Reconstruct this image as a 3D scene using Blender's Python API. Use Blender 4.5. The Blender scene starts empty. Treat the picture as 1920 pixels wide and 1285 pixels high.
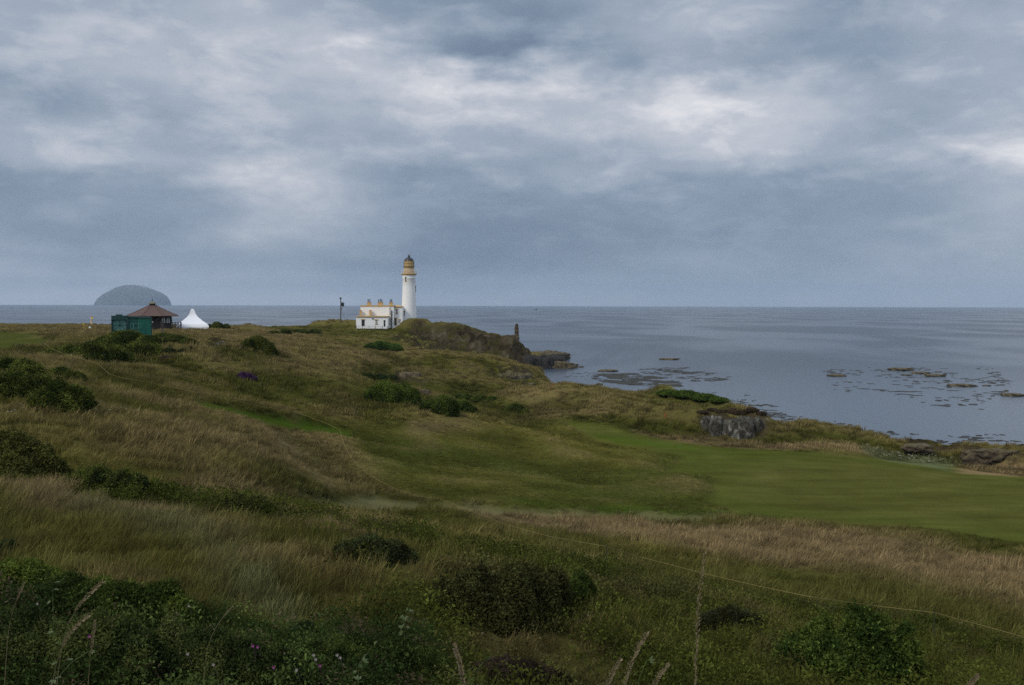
import bpy, math, random
import numpy as np
from mathutils import Matrix, Vector

random.seed(7)
RNG = np.random.default_rng(11)
SC = bpy.context.scene
COL = SC.collection

# ------------------------------------------------------------------ camera
CAM_H, F_PX, PITCH, ROLL = 20.0, 1800.0, math.atan(70.0/1800.0), math.radians(0.15)
cam_data = bpy.data.cameras.new('camera')
cam_data.sensor_width = 36.0
cam_data.lens = F_PX/1920.0*36.0
cam_data.clip_start = 0.05
cam_data.clip_end = 200000.0
cam = bpy.data.objects.new('camera', cam_data)
COL.objects.link(cam)
CAM_M = Matrix.Translation((0, 0, CAM_H)) @ Matrix.Rotation(math.pi/2-PITCH, 4, 'X') @ Matrix.Rotation(ROLL, 4, 'Z')
cam.matrix_world = CAM_M
SC.camera = cam
SC.view_settings.view_transform = 'Standard'
SC.view_settings.look = 'None'
SC.view_settings.exposure = 0.2
SC.view_settings.gamma = 1.0
SC.cycles.use_denoising = False
SC.cycles.sample_clamp_indirect = 3.0
SC.cycles.max_bounces = 6
SC.cycles.diffuse_bounces = 3
SC.cycles.glossy_bounces = 2
SC.cycles.transmission_bounces = 2
SC.cycles.volume_bounces = 0
SC.cycles.caustics_reflective = False
SC.cycles.caustics_refractive = False

CR = np.array(CAM_M.to_3x3())
def ray(u, v):
    """unit-depth ray (per metre of Y) through a pixel of the 1920 x 1285 photograph"""
    d = CR @ np.array([(u-960.0)/F_PX, -(v-642.5)/F_PX, -1.0])
    return d/d[1]
def at(u, v, D):
    d = ray(u, v)
    return np.array([d[0]*D, D, CAM_H+d[2]*D])

# ------------------------------------------------------------------ sun and sky
SUN_EL, SUN_AZ = math.radians(40), math.radians(228)     # behind the camera, a little to the left
sun_l = bpy.data.lights.new('sun', 'SUN')
sun_l.energy = 1.45
sun_l.angle = math.radians(20)
sun_l.color = (1.0, 0.93, 0.80)
sun = bpy.data.objects.new('sun', sun_l)
COL.objects.link(sun)
sd = Vector((math.sin(SUN_AZ)*math.cos(SUN_EL), math.cos(SUN_AZ)*math.cos(SUN_EL), math.sin(SUN_EL)))
sun.rotation_euler = sd.to_track_quat('Z', 'Y').to_euler()
sun.location = sd*100

class NT:
    """tiny node-tree writer"""
    def __init__(self, tree):
        self.t = tree
        self.t.nodes.clear()
    def n(self, typ, props=None, **ins):
        nd = self.t.nodes.new(typ)
        for k, v in (props or {}).items():
            setattr(nd, k, v)
        for k, v in ins.items():
            self.s(nd, k, v)
        return nd
    def s(self, nd, key, v):
        key = int(key[1:]) if (key[0] == 'i' and key[1:].isdigit()) else key.replace('_', ' ')
        sock = nd.inputs[key]
        if hasattr(v, 'default_value') or isinstance(v, bpy.types.NodeSocket):
            self.t.links.new(v, sock)
        else:
            sock.default_value = v
    def m(self, op, a, b=0.0, c=0.0, clamp=False):
        nd = self.n('ShaderNodeMath', {'operation': op, 'use_clamp': clamp}, i0=a, i1=b)
        if op in ('MULTIPLY_ADD', 'SMOOTH_MIN', 'SMOOTH_MAX', 'WRAP', 'COMPARE'):
            self.s(nd, 'i2', c)
        return nd.outputs[0]
    def vm(self, op, a, b=(0, 0, 0)):
        nd = self.n('ShaderNodeVectorMath', {'operation': op}, i0=a)
        if op == 'SCALE':
            self.s(nd, 'Scale', b)
        else:
            self.s(nd, 'i1', b)
        return nd.outputs[0]
    def noise(self, vec, scale, detail=2.0, rough=0.5, dist=0.0):
        return self.n('ShaderNodeTexNoise', None, Vector=vec, Scale=scale, Detail=detail, Roughness=rough, Distortion=dist).outputs[0]
    def mix(self, f, a, b, mode='MIX'):
        nd = self.n('ShaderNodeMix', {'data_type': 'RGBA', 'blend_type': mode})
        self.s(nd, 'i0', f); self.s(nd, 'i6', a); self.s(nd, 'i7', b)
        return nd.outputs[2]
    def rng(self, v, a, b, c=0.0, d=1.0, smooth=False):
        nd = self.n('ShaderNodeMapRange', {'clamp': True, 'interpolation_type': 'SMOOTHSTEP' if smooth else 'LINEAR'})
        for i, x in enumerate((v, a, b, c, d)):
            self.s(nd, 'i%d' % i, x)
        return nd.outputs[0]
    def ramp(self, f, stops, interp='LINEAR'):
        nd = self.n('ShaderNodeValToRGB', None, Fac=f)
        r = nd.color_ramp
        r.interpolation = interp
        while len(r.elements) < len(stops):
            r.elements.new(0.5)
        for e, (p, c) in zip(r.elements, stops):
            e.position = p
            e.color = (c, c, c, 1) if isinstance(c, (int, float)) else (*c[:3], 1)
        return nd.outputs[0]

def lin(r, g, b):
    f = lambda c: (c/255/12.92) if c <= 10 else ((c/255+0.055)/1.055)**2.4
    return (f(r), f(g), f(b), 1.0)

world = bpy.data.worlds.new('World')
SC.world = world
world.use_nodes = True
w = NT(world.node_tree)
tc = w.n('ShaderNodeTexCoord').outputs['Generated']
sep = w.n('ShaderNodeSeparateXYZ', None, Vector=tc)
# cloud cover laid out over the compass directions and elevation, broken up by noise
wn = w.n('ShaderNodeTexNoise', None, Vector=w.vm('MULTIPLY', tc, (1, 1, 2.2)), Scale=7.0, Detail=6.0, Roughness=0.55).outputs[1]
wn = w.vm('SUBTRACT', wn, (0.5, 0.5, 0.5))
wsp = w.n('ShaderNodeSeparateXYZ', None, Vector=wn)
az = w.m('ARCTAN2', sep.outputs[0], sep.outputs[1])
el = w.m('ARCSINE', sep.outputs[2])
elw = w.m('MULTIPLY_ADD', wsp.outputs[1], w.rng(el, 0.0, 0.2, 0.012, 0.10), el)
azw = w.m('MULTIPLY_ADD', wsp.outputs[0], 0.22, az)
A0, A1 = math.atan(-960/1800), math.atan(960/1800)
fu = w.rng(azw, A0, A1)
rows = {
 0:   [165,160,160,162,158,150,142,148,156,165,158,162,168],
 60:  [170,165,163,166,168,152,136,150,163,160,152,155,162],
 120: [165,165,168,170,176,150,131,146,158,152,150,158,165],
 180: [158,165,170,172,182,188,178,176,192,184,165,158,160],
 230: [148,153,162,168,165,172,172,174,184,180,162,158,165],
 280: [163,163,158,163,160,160,158,165,174,178,156,160,166],
 315: [158,170,162,172,160,148,156,156,158,166,158,174,190],
 350: [140,148,158,180,162,142,156,160,146,146,148,155,165],
 390: [140,143,148,166,160,140,138,140,141,142,145,152,165],
 440: [143,140,146,160,154,134,132,136,138,141,145,150,160],
 490: [150,143,147,150,143,131,133,140,140,143,148,154,158],
 530: [164,158,161,160,152,145,146,149,149,151,154,159,162],
 565: [176,175,174,172,168,163,160,160,160,160,161,164,166]}
keys = sorted(rows, reverse=True)
acc, prev_e = None, None
for k in keys:
    e = math.atan((573-k)/1800.0)
    xs = rows[k]
    st = [((math.atan((i*160-960)/1800.0)-A0)/(A1-A0), max(0.0, (L-129)/66.0)) for i, L in enumerate(xs)]
    r = w.ramp(fu, st, 'CARDINAL')
    if acc is None:
        acc = r
    else:
        f = w.rng(elw, prev_e, e, 0, 1, True)
        acc = w.mix(f, acc, r)
    prev_e = e
tval = acc
n1 = w.noise(w.vm('MULTIPLY', tc, (1, 1, 3.5)), 8.0, 7.0, 0.54, 0.15)
n2 = w.noise(w.vm('MULTIPLY', w.vm('ADD', tc, (3.1, 0, 0)), (1, 1, 2.0)), 22.0, 6.0, 0.56, 0.2)
amp = w.rng(el, 0.01, 0.14, 0.12, 0.43)
det = w.m('MULTIPLY', w.m('SUBTRACT', n1, 0.5), amp)
n3 = w.noise(w.vm('MULTIPLY', w.vm('ADD', tc, (0, 5.7, 0)), (1, 1, 2.6)), 13.0, 8.0, 0.58, 0.25)
lump = w.m('POWER', w.rng(n3, 0.49, 0.70), 0.9)            # bright lumpy edges of the cloud layers
det2 = w.m('ADD', w.m('MULTIPLY', w.m('SUBTRACT', n2, 0.5), w.m('MULTIPLY', amp, 0.6)), w.m('MULTIPLY', w.m('SUBTRACT', lump, .18), w.m('MULTIPLY', amp, .55)))
tval = w.m('ADD', w.m('ADD', tval, det), det2)
ccol = w.ramp(tval, [(0.0, lin(106, 121, 142)), (0.25, lin(131, 145, 162)), (0.5, lin(155, 165, 179)), (0.75, lin(183, 187, 196)), (1.0, lin(216, 216, 219))])
# overcast vault is brighter overhead than near the horizon
zen = w.rng(el, 0.32, 0.9, 1.0, 1.9, True)
ccol = w.vm('SCALE', ccol, w.m('MULTIPLY', zen, 1.04))
sky = w.n('ShaderNodeTexSky', {'sky_type': 'NISHITA', 'sun_disc': False, 'sun_elevation': SUN_EL, 'sun_rotation': SUN_AZ}).outputs[0]
bg_sky = w.n('ShaderNodeBackground', None, Color=sky, Strength=0.06)
bg_cloud = w.n('ShaderNodeBackground', None, Color=ccol, Strength=1.0)
mixw = w.n('ShaderNodeMixShader', None, Fac=0.94, i1=bg_sky.outputs[0], i2=bg_cloud.outputs[0])
w.n('ShaderNodeOutputWorld', None, Surface=mixw.outputs[0])

# ------------------------------------------------------------------ numeric helpers
def hsh(ix, iy, s):
    h = (ix.astype(np.int64)*374761393 + iy.astype(np.int64)*668265263 + s*1274126177) & 0xffffffff
    h = ((h ^ (h >> 13))*1274126177) & 0xffffffff
    h = h ^ (h >> 16)
    return (h & 0xffffff)/float(0xffffff)
def vnoise(x, y, s=0):
    x0, y0 = np.floor(x), np.floor(y)
    fx, fy = x-x0, y-y0
    fx, fy = fx*fx*fx*(fx*(fx*6-15)+10), fy*fy*fy*(fy*(fy*6-15)+10)
    a, b = hsh(x0, y0, s), hsh(x0+1, y0, s)
    c, d = hsh(x0, y0+1, s), hsh(x0+1, y0+1, s)
    return ((a*(1-fx)+b*fx)*(1-fy)+(c*(1-fx)+d*fx)*fy)*2-1
def fbm(x, y, scale, octv=4, s=0, gain=0.5):
    t, a, n = 0.0, 1.0, 0.0
    x, y = np.asarray(x, float)/scale, np.asarray(y, float)/scale
    for i in range(octv):
        c, q = math.cos(0.6*i), math.sin(0.6*i)
        t = t+a*vnoise((x*c-y*q)*2**i, (x*q+y*c)*2**i, s+i*17)
        n += a
        a *= gain
    return t/n
def hash3(p, s):
    return hsh(np.floor(p[..., 0]), np.floor(p[..., 1])+57*np.floor(p[..., 2]), s)
def noise3(p, s=0):
    i = np.floor(p); f = p-i; f = f*f*(3-2*f)
    r = 0
    for dx in (0, 1):
        for dy in (0, 1):
            for dz in (0, 1):
                wgt = (f[..., 0] if dx else 1-f[..., 0])*(f[..., 1] if dy else 1-f[..., 1])*(f[..., 2] if dz else 1-f[..., 2])
                r = r+wgt*hash3(i+np.array([dx, dy, dz]), s)
    return r*2-1
def fbm3(p, octv=3, s=0, gain=0.5):
    t, a, n = 0, 1.0, 0
    for k in range(octv):
        t = t+a*noise3(p*2**k+k*7.3, s+k)
        n += a; a *= gain
    return t/n
def seg_dist(px, py, ax, ay, bx, by):
    dx, dy = bx-ax, by-ay
    t = np.clip(((px-ax)*dx+(py-ay)*dy)/(dx*dx+dy*dy+1e-9), 0, 1)
    return np.hypot(px-ax-t*dx, py-ay-t*dy), t
def poly_sdf(px, py, P):
    """positive inside"""
    d = np.full(px.shape, 1e9)
    ins = np.zeros(px.shape, bool)
    n = len(P)
    for i in range(n):
        ax, ay = P[i]; bx, by = P[(i+1) % n]
        dd, _ = seg_dist(px, py, ax, ay, bx, by)
        d = np.minimum(d, dd)
        if ay != by:
            c = ((ay > py) != (by > py)) & (px < (bx-ax)*(py-ay)/(by-ay)+ax)
            ins ^= c
    return np.where(ins, d, -d)
def sstep(a, b, x):
    t = np.clip((x-a)/(b-a), 0, 1)
    return t*t*(3-2*t)

# ------------------------------------------------------------------ the lie of the land
CP = [(0,1285,7,-.8),(300,1285,8,-.8),(600,1285,9,-.7),(900,1285,11.5,-.3),(1200,1285,14,-.3),(1500,1285,16,-.3),(1900,1285,18,0),
 (0,1100,12,-.8),(200,1150,11,-.7),(400,1160,12,-.5),(600,1200,12,-.3),(0,1000,18,0),(200,1050,15,0),(0,950,22,0),(300,1000,20.5,0),
 (520,1100,16.5,0),(520,1180,13.5,0),(700,1150,17,0),(850,1200,17,0),(1100,1200,20,0),(1300,1180,22,0),(1500,1160,26,0),(1700,1170,27,0),
 (1920,1200,28,0),(640,1060,26,0),(500,1000,28,0),(450,960,31,0),(300,925,33,0),(150,920,30,0),(0,900,30,0),(640,1000,38,0),(850,1050,33,0),
 (1000,1000,48,0),(1100,1050,40,0),(1300,1080,37,0),(1300,1000,55,0),(1500,1060,45,0),(1500,1120,33,0),(1700,1050,47,0),(1900,1050,47,0),
 (1900,1130,35,0),(600,930,60,0),(800,940,66,0),(1000,950,70,0),(1300,970,68,0),(1600,980,66,0),(1900,1000,62,0),(450,880,52,0),(300,860,46,0),
 (150,820,45,0),(0,790,45,0),(300,790,52,0),(450,810,62,0),(600,860,70,0),(0,760,50,0),(180,780,50,0),(100,700,70,0),(0,670,90,0),(250,740,65,0),
 (380,760,75,0),(500,780,85,0),(640,808,92,0),(750,850,88,0),(900,880,85,0),(1100,900,85,0),(1300,900,85,0),(1500,900,85,0),(1700,900,85,0),
 (1900,900,86,0),(800,800,115,0),(950,800,122,0),(1100,800,120,0),(1100,850,100,0),(1300,850,100,0),(1300,822,110,0),(1500,850,100,0),
 (1500,832,105,0),(1700,865,97,0),(1900,885,90,0),(700,780,125,0),(650,750,140,0),(560,740,125,0),(600,770,110,0),(450,740,92,0),(350,720,88,0),
 (250,705,85,0),(150,680,95,0),(750,740,165,0),(850,740,175,0),(930,740,200,0),(900,775,145,0),(1000,770,140,0),(850,760,150,0),
 (0,640,150,0),(0,620,240,0),(200,617,220,0),(300,618,215,0),(400,618,230,0),(100,606,330,0),(0,606,320,0),(300,610,290,0),(500,625,240,0),
 (600,628,270,0),(650,618,300,0),(450,640,170,0),(550,650,180,0),(550,670,160,0),(640,640,230,0),(620,690,150,0),(700,680,190,0),
 (700,700,170,0),(700,625,290,0),(760,650,262,0),(670,612.5,318,0),(740,612.5,318,0),(700,611,330,0),(780,605,335,0),(500,612,320,0),
 (850,668,275,0),(950,700,275,0),(2400,1000,60,0),(2400,900,85,0),(2400,1200,30,0),(-500,640,180,0),(-500,700,80,0),(-600,900,35,0),
 (-500,1285,8,-.5),(2500,1400,14,0),(1000,1450,7,-.3),
 (1480,808,128,0),(1400,800,134,0),(1300,778,150,0),(1200,752,165,0),(1650,832,124,0),(1800,850,117,0),(1900,868,108,0),(1560,815,126,0),(1050,742,178,0),(1140,756,150,0)]
pts = [np.append(at(u, v, D), 0)+np.array([0, 0, dz, 0]) for u, v, D, dz in CP]
cx = [p[0] for p in pts]+[0, 0, -8, 8, -25, 25, 0, 60, -60]
cy = [p[1] for p in pts]+[0, -10, 0, 0, -10, -10, -40, -10, -10]
cz = [p[2] for p in pts]+[18.3, 18.6, 18.4, 17.6, 18.2, 15.5, 18.5, 12, 17]
def warp(x, y):
    r = np.hypot(x, y)+1e-6
    g = np.log1p(r/8.0)/r
    return x*g, y*g
QX, QY = warp(np.array(cx), np.array(cy))
KC = 0.10
def kern(dx, dy):
    return np.sqrt(dx*dx+dy*dy+KC*KC)
K = kern(QX[:, None]-QX[None], QY[:, None]-QY[None])
n = len(QX)
Amat = np.zeros((n+1, n+1)); Amat[:n, :n] = K-np.eye(n)*0.015; Amat[:n, n] = 1; Amat[n, :n] = 1
W = np.linalg.solve(Amat, np.append(np.array(cz), 0))
def base_h(x, y):
    qx, qy = warp(x, y)
    out = np.full(x.shape, W[n])
    for i in range(n):
        out = out+W[i]*kern(qx-QX[i], qy-QY[i])
    return np.clip(out, -1, 19.0)
# crest lines: (points (u, v, distance)), side slope, roundness
RIDGES = [
 ([(90,668,104),(150,652,110),(210,640,118),(260,634,122),(330,641,118)], .28, 7),
 ([(330,641,118),(380,639,121),(420,636,122),(470,641,124),(520,664,122),(565,688,119)], .50, 4.5),
 ([(640,652,222),(740,650,225),(820,656,228),(900,667,231)], .36, 6),
 ([(890,666,231),(930,674,232),(962,683,233),(985,694,235),(993,705,236)], 3.0, 1.2),
 ([(752,606,314),(762,596,312),(778,593,310),(798,596,309),(813,602,308),(836,600,307),(854,602,306),(900,613,305),(925,622,304),(955,624,303),(970,634,303),(984,648,303),(998,664,305)], 1.9, 2.2),
 ([(588,603,338),(600,597,337),(622,596,336),(680,598,333),(708,603,329),(734,613,324)], .8, 2.2),
 ([(925,738,168),(960,729,164),(990,724,160),(1050,722,155),(1100,730,152),(1150,739,148),(1200,744,142)], .36, 5),
 ([(1218,737,148),(1240,729,146),(1275,725,143),(1330,732,139),(1368,746,136),(1386,762,134)], 1.1, 2.8),
 ([(1150,779,130),(1190,768,127),(1250,761,125),(1320,768,121),(1400,767,119.5),(1428,773,119),(1456,795,118)], .95, 1.8),
 ([(1465,805,122),(1520,797,125),(1600,800,124),(1650,814,121)], .6, 3),
 ([(1670,824,118),(1720,820,118),(1770,823,117),(1850,830,112),(1900,838,107),(1935,852,102),(2100,890,90)], .8, 1.5),
 ([(0,607,318),(60,606,318),(130,607,315),(250,609,310),(400,612,290)], .15, 12),
 ([(340,612,232),(400,607,236),(440,615,238),(490,624,236)], .18, 6),
 ([(110,922,29),(200,945,26.5),(300,972,24),(400,1015,21),(450,1050,19)], .30, 2.5),
 ([(640,690,178),(700,690,178),(760,696,176),(830,706,178),(880,716,185)], .30, 5),
]
RW = []
for P, k, a in RIDGES:
    RW.append((np.array([at(*q) for q in P]), k, a))
def px_sea(u, D):
    return (ray(u, 700)[0]*D, D)
COAST = [px_sea(u, D) for u, D in [(2700,80),(2400,98),(2100,120),(1920,134),(1760,134),(1650,136),(1500,140),(1400,148),(1300,160),(1200,185),
  (1100,214),(1040,243),(1008,250),(1004,258),(975,272),(955,284),(985,297),(1040,303),(1062,308),(1060,322),(1040,335),(1030,352),(1000,360),
  (980,372),(900,370),(800,372),(700,380),(600,378),(520,345),(400,330),(200,340),(0,362),(-400,400),(-1100,460)]]
COAST += [(-600, 200), (-600, -120), (500, -120), (300, 30)]
CX = [p[0] for p in COAST]
def coast_d(x, y):
    wx = x+fbm(x, y, 14, 3, 5)*4
    wy = y+fbm(x, y, 14, 3, 9)*4
    return poly_sdf(wx, wy, COAST)
ROCKP = [ # places where the turf gives way to rock: pixel outline at its distance
 [(740,628),(775,614),(840,612),(856,609),(900,622),(926,629),(958,632),(978,645),(1004,672),(1012,694),(985,692),(900,668),(820,660),(775,648),(742,640)],
 [(922,692),(950,687),(985,694),(996,706),(990,722),(960,732),(932,738),(918,715)],
 [(1318,772,119.5),(1430,772,118),(1440,800,116),(1425,822,113.5),(1330,818,113.5)],
 [(1690,824,116),(1760,826,116),(1800,836,114),(1790,846,110),(1700,840,111)],
 [(1800,838,113),(1900,840,105),(1940,865,99),(1830,862,101)],
 [(385,638,121),(430,634,122),(445,648,116),(400,652,114)],
 [(745,700,172),(800,700,172),(790,722,168),(745,716,168)],
]
ROCKW = []
ROCKR = [(255, 330), (212, 240), (108, 121), (105, 125), (95, 118), (100, 130), (150, 190)]
def rockness(x, y):
    r = np.zeros(x.shape)
    nz = fbm(x, y, 5, 4, 31)
    for i, P in enumerate(ROCKW):
        s = 1.6 if i < 2 else 0.6
        d = poly_sdf(x, y, P)+s*0.5
        lo, hi = ROCKR[i]
        r = np.maximum(r, sstep(-s, s, d+nz*s*1.5)*sstep(lo-1, lo+1, y)*(1-sstep(hi-1, hi+1, y)))
    return r
def terrain(x, y, full=False):
    x = np.asarray(x, float); y = np.asarray(y, float)
    r = np.hypot(x, y)
    z = base_h(x, y)
    for P, k, a in RW:
        best = np.full(x.shape, -99.0)
        wob = fbm(x, y, max(4.0, a*2.2), 3, int(a*10)+int(k*100))*a*0.35
        for i in range(len(P)-1):
            d, t = seg_dist(x, y, P[i][0], P[i][1], P[i+1][0], P[i+1][1])
            zc = P[i][2]*(1-t)+P[i+1][2]*t
            d = np.maximum(0, d+wob*np.clip(d/a, 0, 1))
            best = np.maximum(best, zc-k*(np.sqrt(d*d+a*a)-a))
        s = 0.35
        q = (best-z)/s
        z = z+np.where(q > 20, best-z, s*np.log1p(np.exp(np.minimum(q, 20)))-0.12*s)
    rock = rockness(x, y)
    A = np.clip(r/60.0, 0.12, 1.0)
    fairway = mown(x, y) if full else 0
    dune = sstep(40, 90, y)*(1-sstep(250, 285, y))*(1-fairway)*sstep(-60, 40, 60-x+0*y)
    z = z+dune*0.75*(1-2.2*np.abs(fbm(x, y, 26, 3, 61)))*(1-.6*sstep(20, 50, x))
    z = z+A*(0.5*fbm(x, y, 13, 3, 3)+0.16*fbm(x, y, 3.6, 3, 4)*(1-0.9*fairway))*(1-0.55*fairway)
    z = z+rock*(1.5*np.abs(fbm(x, y, 6, 4, 71))+0.9*fbm(x, y, 1.9, 3, 72)-0.35)*np.clip(r/220, 0.3, 1.3)
    cd = coast_d(x, y)
    steep = 0.55+1.9*sstep(215, 290, y)
    cl = np.where(cd > 0, 0.25*np.minimum(cd, 3)+steep*np.maximum(cd-2, 0), cd*0.5)
    z = np.minimum(z, np.maximum(cl, -3.0))
    return (z, rock, cd, fairway) if full else z
def G(u, v, dz=0.0, dmin=4.0, dmax=420.0):
    """ground point seen through a pixel (dz: height above the ground)"""
    d = ray(u, v)
    D = np.geomspace(dmin, dmax, 700)
    z = terrain(d[0]*D, D)+dz
    zr = CAM_H+d[2]*D
    hit = np.nonzero(zr <= z)[0]
    k = hit[0] if len(hit) else len(D)-1
    Dk = D[k]
    return np.array([d[0]*Dk, Dk, z[k]-dz])

def mown(x, y):
    return 0*x
ROCKW = [[tuple(G(q[0], q[1])[:2]) for q in P] for P in ROCKP]
FAIR_PX = [(1065,790),(1200,818),(1300,838),(1430,846),(1560,852),(1640,858),(1760,873),(1860,886),(2200,915),(2200,1040),(1760,988),(1500,970),(1385,962),(1310,930),(1340,895),(1220,884),(1260,855),(1110,818)]
GREEN2 = [(660,818),(800,832),(1000,850),(1250,880),(1330,920),(1400,965),(1200,956),(1000,941),(800,925),(700,890)]
STRIP = [(370,753),(430,762),(520,778),(600,792),(660,806),(655,820),(560,806),(470,790),(385,770)]
TRACK = [(530,917),(700,928),(900,944),(1100,957),(1300,963),(1430,969),(1300,978),(1000,969),(800,952),(560,940)]
LEFTG = [(-300,622),(60,622),(100,634),(85,645),(20,656),(-300,665)]
def gp(L):
    return [tuple(G(u, v)[:2]) for u, v in L]
LOW_W = gp([(645,805),(1050,792),(1250,850),(1340,895),(1350,962),(1100,955),(800,935),(670,890)])
TROD_W = gp([(500,800),(560,822),(605,868),(650,925),(612,928),(570,885),(530,842)])
FAIR_W, GREEN2_W, STRIP_W, TRACK_W, LEFTG_W = gp(FAIR_PX), gp(GREEN2), gp(STRIP), gp(TRACK), gp(LEFTG)
def mown(x, y):
    wob = fbm(x, y, 9, 3, 44)*2.0
    a = sstep(-1.0, 1.2, poly_sdf(x, y, FAIR_W)+wob)
    b = sstep(-.6, .6, poly_sdf(x, y, STRIP_W)+wob*.2)
    c = sstep(-2, 2, poly_sdf(x, y, LEFTG_W)+wob)
    d = sstep(-.5, .5, poly_sdf(x, y, TRACK_W)+wob*.1)*.9
    return np.maximum(np.maximum(a, b), np.maximum(c, d))

# ground cover colours (linear albedo); each zone: outline in the photo's pixels dropped on the ground, colour, feather in metres, strength
ROUGH = np.array([.094, .088, .020]); OLIVE = np.array([.064, .068, .014]); HAY = np.array([.165, .128, .052]); PINK = np.array([.165, .118, .062])
FAIR = np.array([.064, .067, .016]); GREEN = np.array([.051, .061, .012]); DGREEN = np.array([.036, .060, .007]); PALE = np.array([.112, .116, .050])
ZONES = [
 ([(-200,604),(600,625),(620,640),(400,640),(300,628),(-200,645)], HAY*.8, 8, .55),
 (LEFTG, GREEN, 3, .95),
 ([(380,630),(600,628),(620,645),(530,655),(430,632)], HAY*.9, 4, .55),
 ([(330,650),(450,650),(540,680),(620,715),(640,740),(560,752),(420,738),(300,712),(260,690)], OLIVE*.82, 4, .8),
 ([(470,640),(530,655),(600,690),(560,700),(500,670)], HAY*.75, 2, .45),
 ([(180,695),(300,728),(420,752),(520,772),(640,800),(620,806),(480,782),(340,752),(200,715)], OLIVE*.8, 2, .75),
 ([(200,730),(340,758),(480,792),(600,812),(660,830),(600,822),(470,804),(330,772),(200,745)], HAY*.95, 1.5, .6),
 ([(200,755),(330,775),(460,808),(400,812),(280,795),(200,785)], OLIVE*.95, 2.5, .6),
 ([(1150,780),(1200,772),(1320,772),(1325,808),(1240,806),(1170,795)], OLIVE*.8, 1.2, .85),
 ([(1440,775),(1460,800),(1440,812),(1425,800)], OLIVE*.8, 1, .8),
 ([(1480,812),(1560,808),(1640,822),(1600,832),(1500,826)], OLIVE*.9, 1.5, .75),
 ([(1680,826),(1900,842),(1920,862),(1800,862),(1690,842)], OLIVE*.75, 1.5, .7),
 ([(1060,728),(1130,738),(1150,756),(1080,750)], OLIVE*1.05, 2, .7),
 ([(540,660),(700,640),(740,655),(690,700),(600,700)], HAY*.8, 6, .5),
 ([(650,695),(760,690),(920,692),(915,732),(760,735),(660,722)], OLIVE*.85, 5, .85),
 ([(600,720),(680,720),(690,770),(640,790),(600,770)], HAY*.75, 4, .5),
 ([(760,790),(860,790),(880,806),(780,812)], PINK, 2, .8),
 ([(930,740),(1130,735),(1150,775),(1020,785),(960,770)], HAY, 3, .7),
 ([(1040,728),(1110,735),(1130,750),(1060,750)], GREEN*1.3, 2, .5),
 (GREEN2, GREEN*1.15, 6, .8),
 ([(660,818),(800,832),(880,840),(780,860),(700,850)], GREEN, 3, .6),
 ([(900,800),(1060,795),(1250,850),(1200,880),(900,840),(780,820)], ROUGH*1.15, 3, .6),
 (FAIR_PX, GREEN*1.08, 4.0, 1),
 ([(1380,882),(1560,860),(1700,872),(1900,900),(2200,940),(2200,1000),(1800,975),(1600,965),(1480,950),(1380,925)], np.array([.066,.068,.017]), 6, .85),
 ([(950,934),(1200,950),(1450,962),(1560,975),(1400,973),(1150,962),(950,944)], DGREEN*1.15, .8, .8),
 ([(1090,800),(1300,842),(1310,850),(1120,822)], DGREEN*1.3, 1, .6),
 (STRIP, DGREEN, .5, 1),
 (TRACK, np.array([.105,.100,.045]), .7, .7),
 ([(500,800),(560,822),(605,868),(650,925),(612,928),(570,885),(530,842)], np.array([.125,.108,.052]), 1.0, .7),
 ([(1190,808),(1330,822),(1500,833),(1650,850),(1640,856),(1500,846),(1300,834),(1200,818)], PINK*1.05, .8, .85),
 ([(1600,838),(1700,850),(1810,872),(1780,880),(1640,858)], np.array([.10,.12,.06]), 1.5, .8),
 ([(1800,868),(2000,880),(2000,892),(1800,884)], PINK*1.1, 1, .9),
 ([(1215,745),(1300,745),(1370,760),(1300,768),(1230,755)], DGREEN*1.4, 1.5, .6),
 ([(240,815),(400,795),(560,810),(610,850),(620,900),(540,905),(400,870),(260,850)], PINK*.85, 4, .5),
 ([(560,830),(630,820),(720,905),(640,915),(580,890)], HAY*1.05, 2, .6),
 ([(700,870),(860,870),(1000,900),(1000,935),(820,925),(720,905)], ROUGH, 3, .6),
 ([(850,952),(1100,968),(1400,980),(1700,1010),(2000,1080),(2000,1180),(1600,1085),(1300,1035),(1000,990)], PINK*1.0, 2.5, .78),
 ([(1500,1030),(1900,1110),(1900,1170),(1600,1110)], OLIVE*1.1, 2, .35),
 ([(600,945),(850,952),(1100,1020),(1300,1070),(1600,1130),(2000,1200),(2000,1300),(1600,1170),(1250,1110),(950,1030),(700,975)], OLIVE*.95, 1.5, .9),
 ([(0,905),(180,920),(330,965),(200,975),(0,950)], PINK*.9, 1.5, .7),
 ([(120,930),(250,945),(430,1020),(520,1080),(480,1090),(380,1040),(200,975)], PALE, .8, .7),
 ([(390,1030),(450,1050),(560,1130),(560,1180),(480,1160),(420,1090)], PALE*1.05, .8, .8),
 ([(480,1040),(640,1060),(700,1140),(640,1180),(560,1120)], np.array([.085,.060,.022]), 1.0, .6),
 ([(200,960),(380,1050),(420,1110),(200,1060),(60,1020)], ROUGH*.9, 1.0, .6),
 ([(290,905),(560,925),(640,985),(760,1020),(620,1010),(420,985),(300,950)], PINK*.8, 1.5, .5),
 ([(850,1150),(1100,1180),(1100,1260),(900,1250)], np.array([.09,.06,.03]), .8, .5),
]
ZONES.append(([(530,917),(700,928),(900,944),(1100,957),(1300,963),(1430,969),(1300,977),(1000,967),(800,950),(560,938)], np.array([.112,.106,.050]), .5, .7))
ZW = [([tuple(G(u, v)[:2]) for u, v in P], c, f, s) for P, c, f, s in ZONES]
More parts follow.
